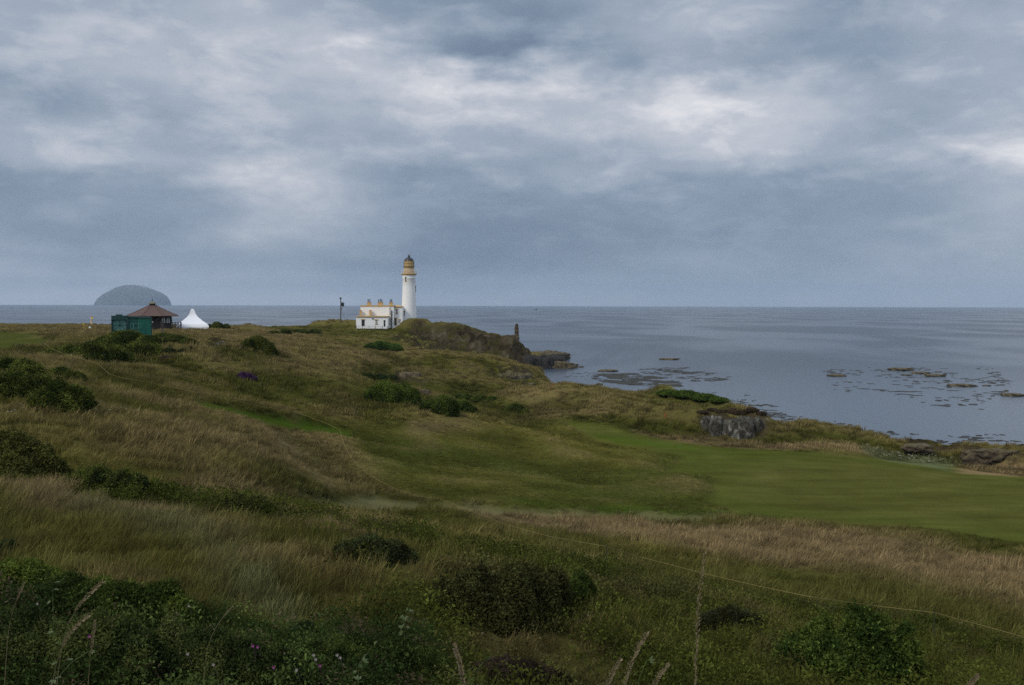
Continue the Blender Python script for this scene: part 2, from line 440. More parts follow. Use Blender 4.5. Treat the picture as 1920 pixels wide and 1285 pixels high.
def cover(x, y):
    """colour of the ground cover at a place"""
    x = np.asarray(x, float); y = np.asarray(y, float)
    n1 = fbm(x, y, 22, 4, 101); n2 = fbm(x, y, 5, 3, 102); n3 = fbm(x, y, 60, 3, 103)
    t = sstep(-.35, .45, n1+n2*.35+n3*.3)[..., None]
    c = OLIVE*(1-t)+ROUGH*t
    h = sstep(.12, .5, fbm(x, y, 11, 4, 107)+n2*.2)[..., None]*.32
    c = c*(1-h)+HAY*.85*h
    for P, col, f, s in ZW:
        d = poly_sdf(x, y, P)
        k = sstep(-f, f, d+f*1.2*fbm(x, y, f*3.5, 3, int(f*100)))[..., None]*s
        c = c*(1-k)+col*k
    # drier, paler grass on crests, hollows darkened: relief shading put into the colour
    e = np.clip(np.hypot(x, y)*.045, 1.0, 7.0)
    z0 = terrain(x, y)
    cv = z0-.25*(terrain(x+e, y)+terrain(x-e, y)+terrain(x, y+e)+terrain(x, y-e))
    cv = np.clip(cv/(e*.055), -1, 1)[..., None]*(1-.8*mown(x, y))[..., None]
    c = np.where(cv > 0, c*(1-.42*cv)+HAY*1.05*.42*cv, c*(1+.60*cv)+OLIVE*.50*(-.60*cv))
    c = c*(1+0.16*fbm(x, y, 2.2, 3, 109))[..., None]
    return c*1.10

# ------------------------------------------------------------------ scene helpers
def tag(o, label=None, cat=None, group=None, kind=None):
    if label: o['label'] = label
    if cat: o['category'] = cat
    if group: o['group'] = group
    if kind: o['kind'] = kind
    return o
def empty(name, loc, rz=0.0):
    o = bpy.data.objects.new(name, None)
    o.empty_display_size = 0.5
    COL.objects.link(o)
    o.location = loc
    o.rotation_euler[2] = rz
    return o
class MB:
    def __init__(self):
        self.v, self.f, self.n = [], [], 0
    def add(self, V, Fc):
        V = np.asarray(V, float).reshape(-1, 3)
        self.v.append(V)
        self.f += [tuple(i+self.n for i in q) for q in Fc]
        self.n += len(V)
        return self
    def box(self, x0, x1, y0, y1, z0, z1):
        V = [(x, y, z) for x in (x0, x1) for y in (y0, y1) for z in (z0, z1)]
        return self.add(V, [(0, 1, 3, 2), (4, 6, 7, 5), (0, 4, 5, 1), (2, 3, 7, 6), (0, 2, 6, 4), (1, 5, 7, 3)])
    def lathe(self, prof, c=(0, 0, 0), seg=24, a0=0.0, cap=True):
        V, Fc = [], []
        for r, z in prof:
            for i in range(seg):
                a = a0+2*math.pi*i/seg
                V.append((c[0]+r*math.cos(a), c[1]+r*math.sin(a), c[2]+z))
        m = len(prof)
        for j in range(m-1):
            for i in range(seg):
                k = (i+1) % seg
                Fc.append((j*seg+i, j*seg+k, (j+1)*seg+k, (j+1)*seg+i))
        if cap:
            Fc.append(tuple(range(seg-1, -1, -1)))
            Fc.append(tuple((m-1)*seg+i for i in range(seg)))
        return self.add(V, Fc)
    def tube(self, P, r, seg=6):
        P = [Vector(p) for p in P]
        R = r if isinstance(r, (list, tuple)) else [r]*len(P)
        V, Fc = [], []
        for j, p in enumerate(P):
            t = (P[min(j+1, len(P)-1)]-P[max(j-1, 0)]).normalized()
            ref = Vector((0, 0, 1)) if abs(t.z) < 0.9 else Vector((1, 0, 0))
            a = t.cross(ref).normalized(); b = t.cross(a)
            for i in range(seg):
                q = 2*math.pi*i/seg
                V.append(tuple(p+(a*math.cos(q)+b*math.sin(q))*R[j]))
        for j in range(len(P)-1):
            for i in range(seg):
                k = (i+1) % seg
                Fc.append((j*seg+i, j*seg+k, (j+1)*seg+k, (j+1)*seg+i))
        Fc.append(tuple(range(seg-1, -1, -1)))
        Fc.append(tuple((len(P)-1)*seg+i for i in range(seg)))
        return self.add(V, Fc)
    def build(self, name, mat, parent=None, smooth=False, loc=None):
        me = bpy.data.meshes.new(name)
        V = np.concatenate(self.v)
        if loc is not None:
            V = V-np.array(loc)
        me.from_pydata(V.tolist(), [], self.f)
        me.materials.append(mat)
        if smooth:
            me.polygons.foreach_set('use_smooth', [True]*len(me.polygons))
            me.set_sharp_from_angle(angle=math.radians(40)) if hasattr(me, 'set_sharp_from_angle') else None
        o = bpy.data.objects.new(name, me)
        COL.objects.link(o)
        if loc is not None: o.location = loc
        if parent is not None: o.parent = parent
        return o
def np_mesh(name, V, Fc, mat, parent=None, smooth=False, loc=None, attrs=None):
    """fast mesh from arrays: V (n,3), Fc (m,k) with equal-sized faces"""
    me = bpy.data.meshes.new(name)
    V = np.asarray(V, np.float32); Fc = np.asarray(Fc, np.int32)
    if loc is not None: V = V-np.asarray(loc, np.float32)
    m, k = Fc.shape
    me.vertices.add(len(V)); me.vertices.foreach_set('co', V.ravel())
    me.loops.add(m*k); me.loops.foreach_set('vertex_index', Fc.ravel())
    me.polygons.add(m); me.polygons.foreach_set('loop_start', np.arange(0, m*k, k, dtype=np.int32))
    me.polygons.foreach_set('loop_total', np.full(m, k, np.int32))
    if smooth: me.polygons.foreach_set('use_smooth', np.ones(m, bool))
    me.update(calc_edges=True)
    me.validate()
    for an, (typ, arr) in (attrs or {}).items():
        at_ = me.attributes.new(an, typ, 'POINT')
        at_.data.foreach_set('color' if typ == 'FLOAT_COLOR' else ('vector' if typ == 'FLOAT_VECTOR' else 'value'), np.asarray(arr, np.float32).ravel() if typ != 'INT' else np.asarray(arr, np.int32))
    if mat: me.materials.append(mat)
    o = bpy.data.objects.new(name, me)
    COL.objects.link(o)
    if loc is not None: o.location = tuple(float(q) for q in loc)
    if parent is not None: o.parent = parent
    return o

# ------------------------------------------------------------------ materials
def newmat(name):
    m = bpy.data.materials.new(name)
    m.use_nodes = True
    return m, NT(m.node_tree)
def mat_simple(name, col, rough=0.6, var=0.12, scale=2.0, bump=0.0, metal=0.0, dirt=None):
    m, t = newmat(name)
    obc = t.n('ShaderNodeTexCoord').outputs['Object']
    nz = t.noise(obc, scale, 5, 0.6)
    c = t.mix(nz, tuple(x*(1-var) for x in col[:3])+(1,), tuple(min(1, x*(1+var)) for x in col[:3])+(1,))
    if dirt:
        n2 = t.noise(t.vm('MULTIPLY', obc, (1, 1, .25)), scale*.5, 6, .65)
        c = t.mix(t.rng(n2, .5, .75, 0, dirt[1]), c, (*dirt[0], 1))
    p = t.n('ShaderNodeBsdfPrincipled', None, Base_Color=c, Roughness=rough, Metallic=metal)
    if bump:
        b = t.n('ShaderNodeBump', None, Strength=bump, Distance=0.05, Height=t.noise(obc, scale*6, 4, .6))
        t.s(p, 'Normal', b.outputs[0])
    t.n('ShaderNodeOutputMaterial', None, Surface=p.outputs[0])
    return m
M = {}
M['white'] = mat_simple('white_painted_masonry', (.86, .865, .87), .85, .03, .6, .05, dirt=((.62, .61, .57), .30))
M['ochre'] = mat_simple('ochre_painted_stone', (.52, .36, .16), .8, .1, 1.5)
M['black'] = mat_simple('black_paint', (.018, .02, .024), .45)
M['dome'] = mat_simple('dark_lead', (.02, .024, .032), .4)
M['glass'] = mat_simple('dark_window_glass', (.03, .035, .04), .08, .05)
M['whitetrim'] = mat_simple('white_trim', (.75, .75, .75), .5, .04)
M['doorg'] = mat_simple('dark_green_door', (.028, .032, .018), .5)
M['lantern'] = mat_simple('lantern_ochre', (.62, .43, .18), .5, .15, 2.5)
M['pole'] = mat_simple('weathered_timber', (.075, .06, .05), .8, .3, 4)
M['tent'] = mat_simple('white_pvc', (.80, .81, .84), .45, .02, 1.5)
M['shingle'] = mat_simple('brown_roof_tiles', (.095, .052, .042), .85, .3, 1.2, .4, dirt=((.10, .09, .045), .5))
M['timber'] = mat_simple('dark_stained_timber', (.022, .016, .014), .7, .3, 3, .2)
M['mossy'] = mat_simple('mossy_copper', (.13, .13, .07), .8, .2, 3)
M['teal'] = mat_simple('green_cabin_steel', (.005, .125, .088), .5, .15, 1.5, dirt=((.004, .08, .06), .5))
M['dteal'] = mat_simple('dark_green_steel', (.006, .045, .042), .55, .2, 2)
M['mesh'] = mat_simple('pale_green_screen', (.07, .19, .17), .8, .25, 3)
M['yellow'] = mat_simple('yellow_cloth', (.65, .5, .03), .7)
M['cream'] = mat_simple('cream_paint', (.62, .46, .27), .7, .1)
M['redp'] = mat_simple('red_paint', (.5, .05, .02), .6, .1)
M['rope'] = mat_simple('yellow_rope', (.28, .22, .075), .8, .2, 8)
M['stake'] = mat_simple('dark_stake', (.03, .035, .02), .7)
M['hull'] = mat_simple('white_boat_hull', (.7, .7, .7), .4)
M['hulld'] = mat_simple('dark_boat', (.04, .045, .06), .5)

# terrain: turf colour from the ground cover, rock where the cliffs are bare
m, t = newmat('turf_and_rock'); M['terrain'] = m
obc = t.n('ShaderNodeTexCoord').outputs['Object']
ca = t.n('ShaderNodeAttribute', {'attribute_name': 'cover'}).outputs['Color']
ra = t.n('ShaderNodeAttribute', {'attribute_name': 'rock'}).outputs['Fac']
ma = t.n('ShaderNodeAttribute', {'attribute_name': 'mown'}).outputs['Fac']
ta = t.n('ShaderNodeAttribute', {'attribute_name': 'tide'}).outputs['Fac']
nf = t.noise(obc, 2.2, 6, .72)
nf2 = t.noise(t.vm('MULTIPLY', obc, (.35, 1, 1)), .5, 5, .65)
k = t.m('MULTIPLY', t.rng(nf, .25, .75, .62, 1.38), t.rng(nf2, .3, .7, .84, 1.16))
km = t.m('MULTIPLY', t.rng(t.noise(obc, 4.0, 6, .75), .25, .75, .80, 1.20), t.rng(t.noise(t.vm('MULTIPLY', obc, (.12, .5, 1)), .8, 4, .6), .3, .7, .80, 1.20))
turf = t.vm('SCALE', ca, t.n('ShaderNodeMix', {'data_type': 'FLOAT'}, i0=ma, i2=k, i3=km).outputs[0])
rk = t.noise(t.vm('MULTIPLY', obc, (1, 1, .6)), .35, 8, .7, .5)
rk2 = t.noise(obc, .12, 5, .6)
rc = t.ramp(rk, [(.28, (.012, .010, .007)), (.42, (.038, .031, .018)), (.54, (.080, .062, .036)), (.64, (.125, .108, .07)), (.72, (.30, .29, .25))])
moss = t.rng(t.noise(obc, .35, 7, .7), .51, .60)
rc = t.mix(t.m('MULTIPLY', moss, .75), rc, (.068, .064, .018, 1))
rc = t.mix(t.rng(rk2, .5, .75, 0, .6), rc, (.070, .044, .024, 1))
wet = t.mix(t.noise(obc, .8, 5, .6), (.012, .012, .012, 1), (.05, .045, .032, 1))
rc = t.mix(ta, rc, wet)
nsep = t.n('ShaderNodeSeparateXYZ', None, Vector=t.n('ShaderNodeNewGeometry').outputs['Normal'])
rmask = t.m('MULTIPLY', ra, t.rng(t.m('ADD', nsep.outputs[2], t.m('MULTIPLY', t.m('SUBTRACT', rk, .5), .9)), 1.0, .91))
rmask = t.m('MAXIMUM', rmask, ta)
cc = t.mix(rmask, turf, rc)
vor = t.n('ShaderNodeTexVoronoi', {'feature': 'F1'}, Vector=obc, Scale=.8).outputs[0]
hb = t.n('ShaderNodeMix', {'data_type': 'FLOAT'}, i0=rmask, i2=t.m('MULTIPLY', t.noise(obc, 5.0, 5, .75), t.n('ShaderNodeMix', {'data_type': 'FLOAT'}, i0=ma, i2=.35, i3=.05).outputs[0]), i3=t.m('ADD', t.m('MULTIPLY', rk, 2.2), t.m('MULTIPLY', vor, .6))).outputs[0]
bp = t.n('ShaderNodeBump', None, Strength=.8, Distance=1.0, Height=hb)
p = t.n('ShaderNodeBsdfDiffuse', None, Color=cc, Roughness=.6, Normal=bp.outputs[0])
t.n('ShaderNodeOutputMaterial', None, Surface=p.outputs[0])

# loose rock
def mat_rock(name, stops, scale=1.0, moss=.0, bump=1.0):
    m, t = newmat(name)
    obc = t.n('ShaderNodeTexCoord').outputs['Object']
    rk = t.noise(t.vm('MULTIPLY', obc, (1, 1, .8)), .9*scale, 8, .68, .6)
    c = t.ramp(rk, stops)
    if moss:
        up = t.n('ShaderNodeSeparateXYZ', None, Vector=t.n('ShaderNodeNewGeometry').outputs['Normal']).outputs[2]
        c = t.mix(t.m('MULTIPLY', t.rng(t.m('ADD', up, t.m('SUBTRACT', rk, .5)), .35, .75), moss), c, (.10, .085, .03, 1))
    b = t.n('ShaderNodeBump', None, Strength=bump, Distance=.3, Height=rk)
    p = t.n('ShaderNodeBsdfPrincipled', None, Base_Color=c, Roughness=.9, Normal=b.outputs[0])
    t.n('ShaderNodeOutputMaterial', None, Surface=p.outputs[0])
    return m
M['rock_white'] = mat_rock('lichened_pale_rock', [(.36, (.010, .009, .007)), (.47, (.040, .036, .026)), (.56, (.085, .08, .06)), (.65, (.26, .26, .24)), (.74, (.42, .42, .39))], 1.3, .0)
M['rock_dark'] = mat_rock('black_wet_rock', [(.3, (.006, .006, .006)), (.5, (.022, .02, .018)), (.7, (.06, .05, .035))], 1.2)
M['rock_tan'] = mat_rock('weedy_tan_rock', [(.3, (.025, .022, .012)), (.5, (.085, .068, .035)), (.7, (.17, .14, .08))], 1.5)
M['rock_ruin'] = mat_rock('ruined_masonry', [(.3, (.025, .018, .012)), (.5, (.075, .055, .032)), (.7, (.14, .11, .07))], 1.4, .6)
M['weed'] = mat_rock('brown_kelp', [(.3, (.008, .008, .005)), (.5, (.022, .02, .012)), (.7, (.05, .045, .025))], 3, bump=.4)
M['crag'] = mat_rock('distant_granite', [(.3, (.045, .05, .05)), (.6, (.085, .09, .08))], .004, bump=0)

# leaves / grass, tinted by the instancing point or by a colour attribute
def mat_leaf(name, inst, bright=1.0, trans=.25, alt=None, tipcol=None, spec=.2):
    m, t = newmat(name)
    if inst:
        c = t.n('ShaderNodeAttribute', {'attribute_name': 'tint', 'attribute_type': 'INSTANCER'}).outputs['Color']
    else:
        c = t.n('ShaderNodeAttribute', {'attribute_name': 'tint'}).outputs['Color']
    if tipcol:
        tip = t.n('ShaderNodeAttribute', {'attribute_name': 'tip'}).outputs['Fac']
        seedy = t.n('ShaderNodeAttribute', {'attribute_name': 'seedy', 'attribute_type': 'INSTANCER'}).outputs['Fac']
        c = t.mix(t.m('MULTIPLY', tip, seedy), c, tipcol)
    if inst:
        rnd = t.n('ShaderNodeObjectInfo').outputs['Random']
        c = t.vm('SCALE', c, t.rng(rnd, 0, 1, .60*bright, 1.45*bright))
    else:
        c = t.vm('SCALE', c, bright)
    d = t.n('ShaderNodeBsdfDiffuse', None, Color=c)
    tr = t.n('ShaderNodeBsdfTranslucent', None, Color=c)
    s = t.n('ShaderNodeMixShader', None, Fac=trans, i1=d.outputs[0], i2=tr.outputs[0])
    t.n('ShaderNodeOutputMaterial', None, Surface=s.outputs[0])
    return m
M['grass'] = mat_leaf('grass_blades', True, 1.25, .3, tipcol=(.30, .225, .115, 1))
M['scrub'] = mat_leaf('scrub_leaves', True, 1.1, .25)
M['gorse'] = mat_leaf('gorse_sprigs', False, 1.0, .15)

# sea
m, t = newmat('sea_water'); M['sea'] = m
obc = t.n('ShaderNodeTexCoord').outputs['Object']
wv = t.vm('MULTIPLY', obc, (.6, 1, 1))
calm = t.rng(t.noise(t.vm('MULTIPLY', obc, (.010, .0045, .01)), 1.0, 4, .55, .6), .40, .60, 0, 1, True)
sp = t.n('ShaderNodeSeparateXYZ', None, Vector=obc)
nearf = t.rng(t.m('MULTIPLY_ADD', sp.outputs[0], -.35, sp.outputs[1]), 130, 330, 1, 0, True)
calm = t.m('MAXIMUM', t.m('MULTIPLY', calm, .75), nearf)
h1 = t.noise(wv, .55, 5, .65)
h2 = t.noise(wv, .09, 4, .6)
hh = t.m('ADD', h1, t.m('MULTIPLY', h2, .5))
st = t.rng(calm, 0, 1, .75, .22)
bp = t.n('ShaderNodeBump', None, Strength=st, Distance=.5, Height=hh)
cs = t.mix(calm, (.034, .050, .072, 1), (.050, .070, .095, 1))
p = t.n('ShaderNodeBsdfPrincipled', None, Base_Color=cs, Roughness=t.rng(calm, 0, 1, .32, .20), IOR=1.33, Normal=bp.outputs[0])
t.n('ShaderNodeOutputMaterial', None, Surface=p.outputs[0])

# ------------------------------------------------------------------ ground
def build_ground():
    cyo = -8.0
    ang = np.concatenate([np.radians(np.linspace(-100, -34, 50)[:-1]), np.radians(np.linspace(-34, 34, 760)), np.radians(np.linspace(34, 100, 50)[1:])])
    rad = np.concatenate([[0.5, 2, 4, 6], np.geomspace(8, 480, 620)])
    Aa, Rr = np.meshgrid(ang, rad)
    x = np.sin(Aa)*Rr; y = cyo+np.cos(Aa)*Rr
    z, rock, cd, mw = terrain(x, y, True)
    cov = cover(x, y)
    tide = sstep(2.0, .9, z+0.5*fbm(x, y, 5, 3, 200))*sstep(-40, -10, -z)
    tide = sstep(2.2, 1.0, z+0.5*fbm(x, y, 5, 3, 200))
    nr, na = x.shape
    V = np.stack([x, y, z], -1).reshape(-1, 3)
    idx = np.arange(nr*na).reshape(nr, na)
    Fc = np.stack([idx[:-1, :-1], idx[:-1, 1:], idx[1:, 1:], idx[1:, :-1]], -1).reshape(-1, 4)[:, ::-1]
    c4 = np.concatenate([cov.reshape(-1, 3), np.ones((nr*na, 1))], 1)
    o = np_mesh('ground', V, Fc, M['terrain'], smooth=True, attrs={
        'cover': ('FLOAT_COLOR', c4), 'rock': ('FLOAT', rock.ravel()), 'mown': ('FLOAT', mw.ravel()), 'tide': ('FLOAT', tide.ravel())})
    tag(o, kind='structure')
build_ground()
def build_sea():
    R = 24000.0
    seg = 96
    V = [(0, 0, 0)]; Fc = []
    rr = [60, 200, 600, 2000, 7000, R]
    for r in rr:
        for i in range(seg):
            a = 2*math.pi*i/seg
            V.append((r*math.cos(a), r*math.sin(a), 0))
    F3 = [(0, 1+i, 1+(i+1) % seg) for i in range(seg)]
    for j in range(len(rr)-1):
        for i in range(seg):
            k2 = (i+1) % seg
            F3.append((1+j*seg+i, 1+(j+1)*seg+i, 1+(j+1)*seg+k2, 1+j*seg+k2))
    mb = MB(); mb.add(V, F3)
    tag(mb.build('sea', M['sea']), kind='structure')
build_sea()

# ------------------------------------------------------------------ grass and scrub (instanced tufts)
PROTO = {}
def proto_collection(name, meshes, mat):
    c = bpy.data.collections.new(name)
    for V, Fc, tip in meshes:
        me = bpy.data.meshes.new(name)
        me.from_pydata(V.tolist(), [], Fc.tolist())
        a = me.attributes.new('tip', 'FLOAT', 'POINT')
        a.data.foreach_set('value', np.asarray(tip, np.float32))
        me.materials.append(mat)
        o = bpy.data.objects.new(name+'_tuft', me)
        c.objects.link(o)
    return c
def blades(nb, rad, hgt, wid, seed, lean=.35, segs=3, head=True):
    r = np.random.default_rng(seed)
    V, Fc, tip = [], [], []
    for b in range(nb):
        a = r.uniform(0, 2*math.pi); q = rad*math.sqrt(r.uniform())
        bx, by = q*math.cos(a), q*math.sin(a)
        h = hgt*r.uniform(.45, 1.15); seedb = head and r.uniform() < .5
        if seedb: h *= 1.25
        da = r.normal(0.2, .9); ln = h*abs(r.normal(lean, .22))
        fa = r.uniform(0, math.pi); wx, wy = math.cos(fa)*wid, math.sin(fa)*wid
        n0 = len(V)
        for k in range(segs+1):
            tt = k/segs
            off = ln*tt**1.8
            z = h*(tt-.12*tt*tt*ln/h)
            ww = (1-tt**1.5*.85)*.5
            if seedb and k == segs-1: ww = .75
            x, y = bx+math.cos(da)*off, by+math.sin(da)*off
            V += [(x-wx*ww, y-wy*ww, z), (x+wx*ww, y+wy*ww, z)]
            tv = (0.0 if tt < .5 else (tt-.4)*1.2) if not seedb else (0 if tt < .45 else 1.0)
            tip += [tv, tv]
        for k in range(segs):
            i = n0+2*k
            Fc.append((i, i+1, i+3, i+2))
    return np.array(V), np.array(Fc), tip
def leafclump(nl, rad, hgt, lw, seed):
    r = np.random.default_rng(seed)
    V, Fc, tip = [], [], []
    for b in range(nl):
        a = r.uniform(0, 2*math.pi); q = rad*math.sqrt(r.uniform()); z = hgt*r.uniform(.15, 1)*math.sqrt(max(.05, 1-(q/rad)**2))
        c = np.array([q*math.cos(a), q*math.sin(a), z])
        u = r.normal(size=3); u[2] *= .5; u /= np.linalg.norm(u)
        w_ = np.cross(u, r.normal(size=3)); w_ /= np.linalg.norm(w_)
        s = lw*r.uniform(.6, 1.3)
        n0 = len(V)
        V += [c-u*s, c+w_*s*.5, c+u*s, c-w_*s*.5]
        tip += [0, .5, 1, .5]
        Fc.append((n0, n0+1, n0+2, n0+3))
    return np.array(V), np.array(Fc), tip
C_NEAR = proto_collection('grass_near', [blades(70, .22, .26, .0065, i, lean=.28) for i in range(6)], M['grass'])
C_MID = proto_collection('grass_mid', [blades(50, .34, .32, .015, 20+i, segs=2) for i in range(5)], M['grass'])
C_FAR = proto_collection('grass_far', [blades(44, .60, .42, .040, 40+i, segs=2) for i in range(4)], M['grass'])
C_SCRUB = proto_collection('scrub', [leafclump(110, .34, .36, .028, 60+i) for i in range(5)], M['scrub'])
C_UMBEL = proto_collection('umbel', [leafclump(16, .10, .03, .03, 80+i) for i in range(3)], M['scrub'])

def scatter(name, coll, P, rot, scl, tint, seedy, idx, label, cat):
    me = bpy.data.meshes.new(name)
    n = len(P)
    me.vertices.add(n); me.vertices.foreach_set('co', np.asarray(P, np.float32).ravel())
    for an, ty, key, arr in (('rot', 'FLOAT_VECTOR', 'vector', rot), ('scl', 'FLOAT_VECTOR', 'vector', scl), ('tint', 'FLOAT_COLOR', 'color', tint), ('seedy', 'FLOAT', 'value', seedy), ('idx', 'INT', 'value', idx)):
        a = me.attributes.new(an, ty, 'POINT')
        a.data.foreach_set(key, np.asarray(arr, np.int32 if ty == 'INT' else np.float32).ravel())
    o = bpy.data.objects.new(name, me); COL.objects.link(o)
    g = bpy.data.node_groups.new(name, 'GeometryNodeTree')
    g.interface.new_socket('Geometry', in_out='INPUT', socket_type='NodeSocketGeometry')
    g.interface.new_socket('Geometry', in_out='OUTPUT', socket_type='NodeSocketGeometry')
    N, L = g.nodes, g.links
    gi, go = N.new('NodeGroupInput'), N.new('NodeGroupOutput')
    iop = N.new('GeometryNodeInstanceOnPoints')
    ci = N.new('GeometryNodeCollectionInfo'); ci.inputs[0].default_value = coll
    ci.inputs['Separate Children'].default_value = True; ci.inputs['Reset Children'].default_value = True
    def na(nm, ty):
        q = N.new('GeometryNodeInputNamedAttribute'); q.data_type = ty; q.inputs[0].default_value = nm
        return q.outputs[0]
    L.new(gi.outputs[0], iop.inputs['Points']); L.new(ci.outputs[0], iop.inputs['Instance'])
    iop.inputs['Pick Instance'].default_value = True
    L.new(na('idx', 'INT'), iop.inputs['Instance Index'])
    L.new(na('rot', 'FLOAT_VECTOR'), iop.inputs['Rotation']); L.new(na('scl', 'FLOAT_VECTOR'), iop.inputs['Scale'])
    L.new(iop.outputs[0], go.inputs[0])
    md = o.modifiers.new('scatter', 'NODES'); md.node_group = g
    tag(o, label, cat, kind='stuff')
    return o
def sample_sector(r0, r1, dens, amax=36):
    A = math.radians(amax)
    n = int(A*(r1*r1-r0*r0)*dens)
    a = RNG.uniform(-A, A, n); r = np.sqrt(RNG.uniform(r0*r0, r1*r1, n))
    return r*np.sin(a), r*np.cos(a)
SCRUB_PX = [(590,1010),(660,995),(770,1000),(880,1050),(1060,1050),(1180,1075),(1320,1110),(1480,1140),(1700,1165),(1960,1240),(2100,1400),(560,1400),(620,1290),(640,1180),(720,1140),(740,1100),(640,1070)]
SCRUB_W = gp(SCRUB_PX)
SCRUB2_W = gp([(130,870),(280,880),(360,930),(560,940),(620,990),(560,1000),(400,985),(330,955),(200,950),(120,915),(0,905),(0,870)])
GORSE_W = gp([(-200,1150),(60,1140),(200,1165),(340,1185),(420,1175),(540,1205),(620,1200),(760,1225),(850,1265),(880,1400),(400,1900),(-600,1900),(-600,1150)])
def slope_of(x, y, e=.6):
    return np.hypot(terrain(x+e, y)-terrain(x-e, y), terrain(x, y+e)-terrain(x, y-e))/(2*e)
def grass_band(name, coll, nidx, r0, r1, dens, smin, smax, label, keep_scrub=.25):
    x, y = sample_sector(r0, r1, dens)
    z, rock, cd, mw = terrain(x, y, True)
    hgt_n = fbm(x, y, 4.5, 3, 300)+.6*fbm(x, y, 1.3, 2, 301)
    ok = (mw < .35+.3*RNG.uniform(size=len(x))*(RNG.uniform(size=len(x)) < .3)) & (cd > 3) & (z > 1.2) & (RNG.uniform(size=len(x)) > rock*1.25)
    sc = np.maximum(poly_sdf(x, y, SCRUB_W), poly_sdf(x, y, SCRUB2_W))
    ok &= (sc < 0) | (RNG.uniform(size=len(x)) < keep_scrub)
    ok &= RNG.uniform(size=len(x)) < .75+.5*hgt_n+.2
    for l in LOBES:
        if l[1] > r0-6 and l[1] < r1+6:
            ok &= ((x-l[0])/(l[3]*.9))**2+((y-l[1])/(l[4]*.9))**2 > 1
    ok &= poly_sdf(x, y, GORSE_W) < -.1
    x, y, z, hn = x[ok], y[ok], z[ok], hgt_n[ok]
    n = len(x)
    c = cover(x, y)
    c = c*(RNG.uniform(.8, 1.2, (n, 1)))*np.array([1.02, 1.0, 1.05])
    seedy = np.clip((c[:, 0]/c[:, 1]-1.0)*1.6, .10, .9)*RNG.uniform(.4, 1, n)
    s = RNG.uniform(smin, smax, n)*(1+.45*hn)
    low = np.maximum(poly_sdf(x, y, GREEN2_W), poly_sdf(x, y, LOW_W))+1.5*fbm(x, y, 5, 2, 77)
    edge = sstep(-3, 2, np.maximum(low, poly_sdf(x, y, FAIR_W)+1.0))
    s = s*(1-.62*edge)
    c = c*(1+.32*edge[:, None])
    s = np.where(poly_sdf(x, y, TROD_W) > 0, s*.45, s)
    scl = np.stack([s*1.05, s*1.05, s*RNG.uniform(.75, 1.2, n)], -1)
    rot = np.stack([RNG.normal(0, .1, n), RNG.normal(.12, .1, n), RNG.normal(0.0, .7, n)], -1)
    P = np.stack([x, y, z-.03], -1)
    return scatter(name, coll, P, rot, scl, np.concatenate([c, np.ones((n, 1))], 1), seedy, RNG.integers(0, nidx, n), label, 'grass')
# leafy undergrowth between the bushes
def undergrowth():
    x, y = sample_sector(6, 40, 16)
    sc = poly_sdf(x, y, SCRUB_W)
    sc2 = poly_sdf(x, y, SCRUB2_W)
    nn = fbm(x, y, 2.5, 3, 400)
    ok = ((sc > -.4) | ((sc2 > -.3))) & (RNG.uniform(size=len(x)) < .55+1.1*nn)
    x, y, nn = x[ok], y[ok], nn[ok]
    z = terrain(x, y); n = len(x)
    g1, g2, g3 = np.array([.070, .080, .016]), np.array([.038, .048, .010]), np.array([.085, .070, .032])
    tt = sstep(-.3, .3, fbm(x, y, 3.2, 3, 401))[:, None]; t3 = (sstep(.15, .4, fbm(x, y, 2.1, 3, 402))*.7)[:, None]
    c = (g1*(1-tt)+g2*tt)*(1-t3)+g3*t3
    c = c*RNG.uniform(.7, 1.35, (n, 1))
    s = RNG.uniform(.7, 1.5, n)
    rot = np.stack([RNG.normal(0, .2, n), RNG.normal(0, .2, n), RNG.uniform(0, 6.28, n)], -1)
    scatter('undergrowth', C_SCRUB, np.stack([x, y, z-.02], -1), rot, np.stack([s, s, s*RNG.uniform(.7, 1.6, n)], -1), np.concatenate([c, np.ones((n, 1))], 1), np.zeros(n), RNG.integers(0, 5, n), 'tangled leafy undergrowth of bramble and wild rose on the near bank', 'undergrowth')
undergrowth()
def gorse_fill():
    x, y = sample_sector(3.5, 16, 24, 50)
    ok = poly_sdf(x, y, GORSE_W) > -.25
    x, y = x[ok], y[ok]; z = terrain(x, y); n = len(x)
    nn = fbm(x, y, .9, 3, 430)
    h = .25+.35*sstep(-.4, .5, nn)
    z = z+h-.25
    a, b = np.array([.026, .042, .012]), np.array([.068, .096, .026])
    tt = sstep(-.3, .4, fbm(x, y, 1.1, 3, 431))[:, None]
    c = (a*(1-tt)+b*tt)*RNG.uniform(.7, 1.35, (n, 1))
    br = (RNG.uniform(size=n) < .10)[:, None]
    c = np.where(br, np.array([.085, .065, .04]), c)
    s = RNG.uniform(.6, 1.0, n)*np.clip(np.hypot(x, y)/11, .55, 1.0)
    rot = np.stack([RNG.normal(0, .4, n), RNG.normal(0, .4, n), RNG.uniform(0, 6.28, n)], -1)
    scatter('bramble_undergrowth', C_SCRUB, np.stack([x, y, z], -1), rot, np.stack([s, s, s*RNG.uniform(.8, 1.6, n)], -1), np.concatenate([c, np.ones((n, 1))], 1), np.zeros(n), RNG.integers(0, 5, n), 'matted bramble and gorse filling the bottom left of the view', 'undergrowth')
gorse_fill()
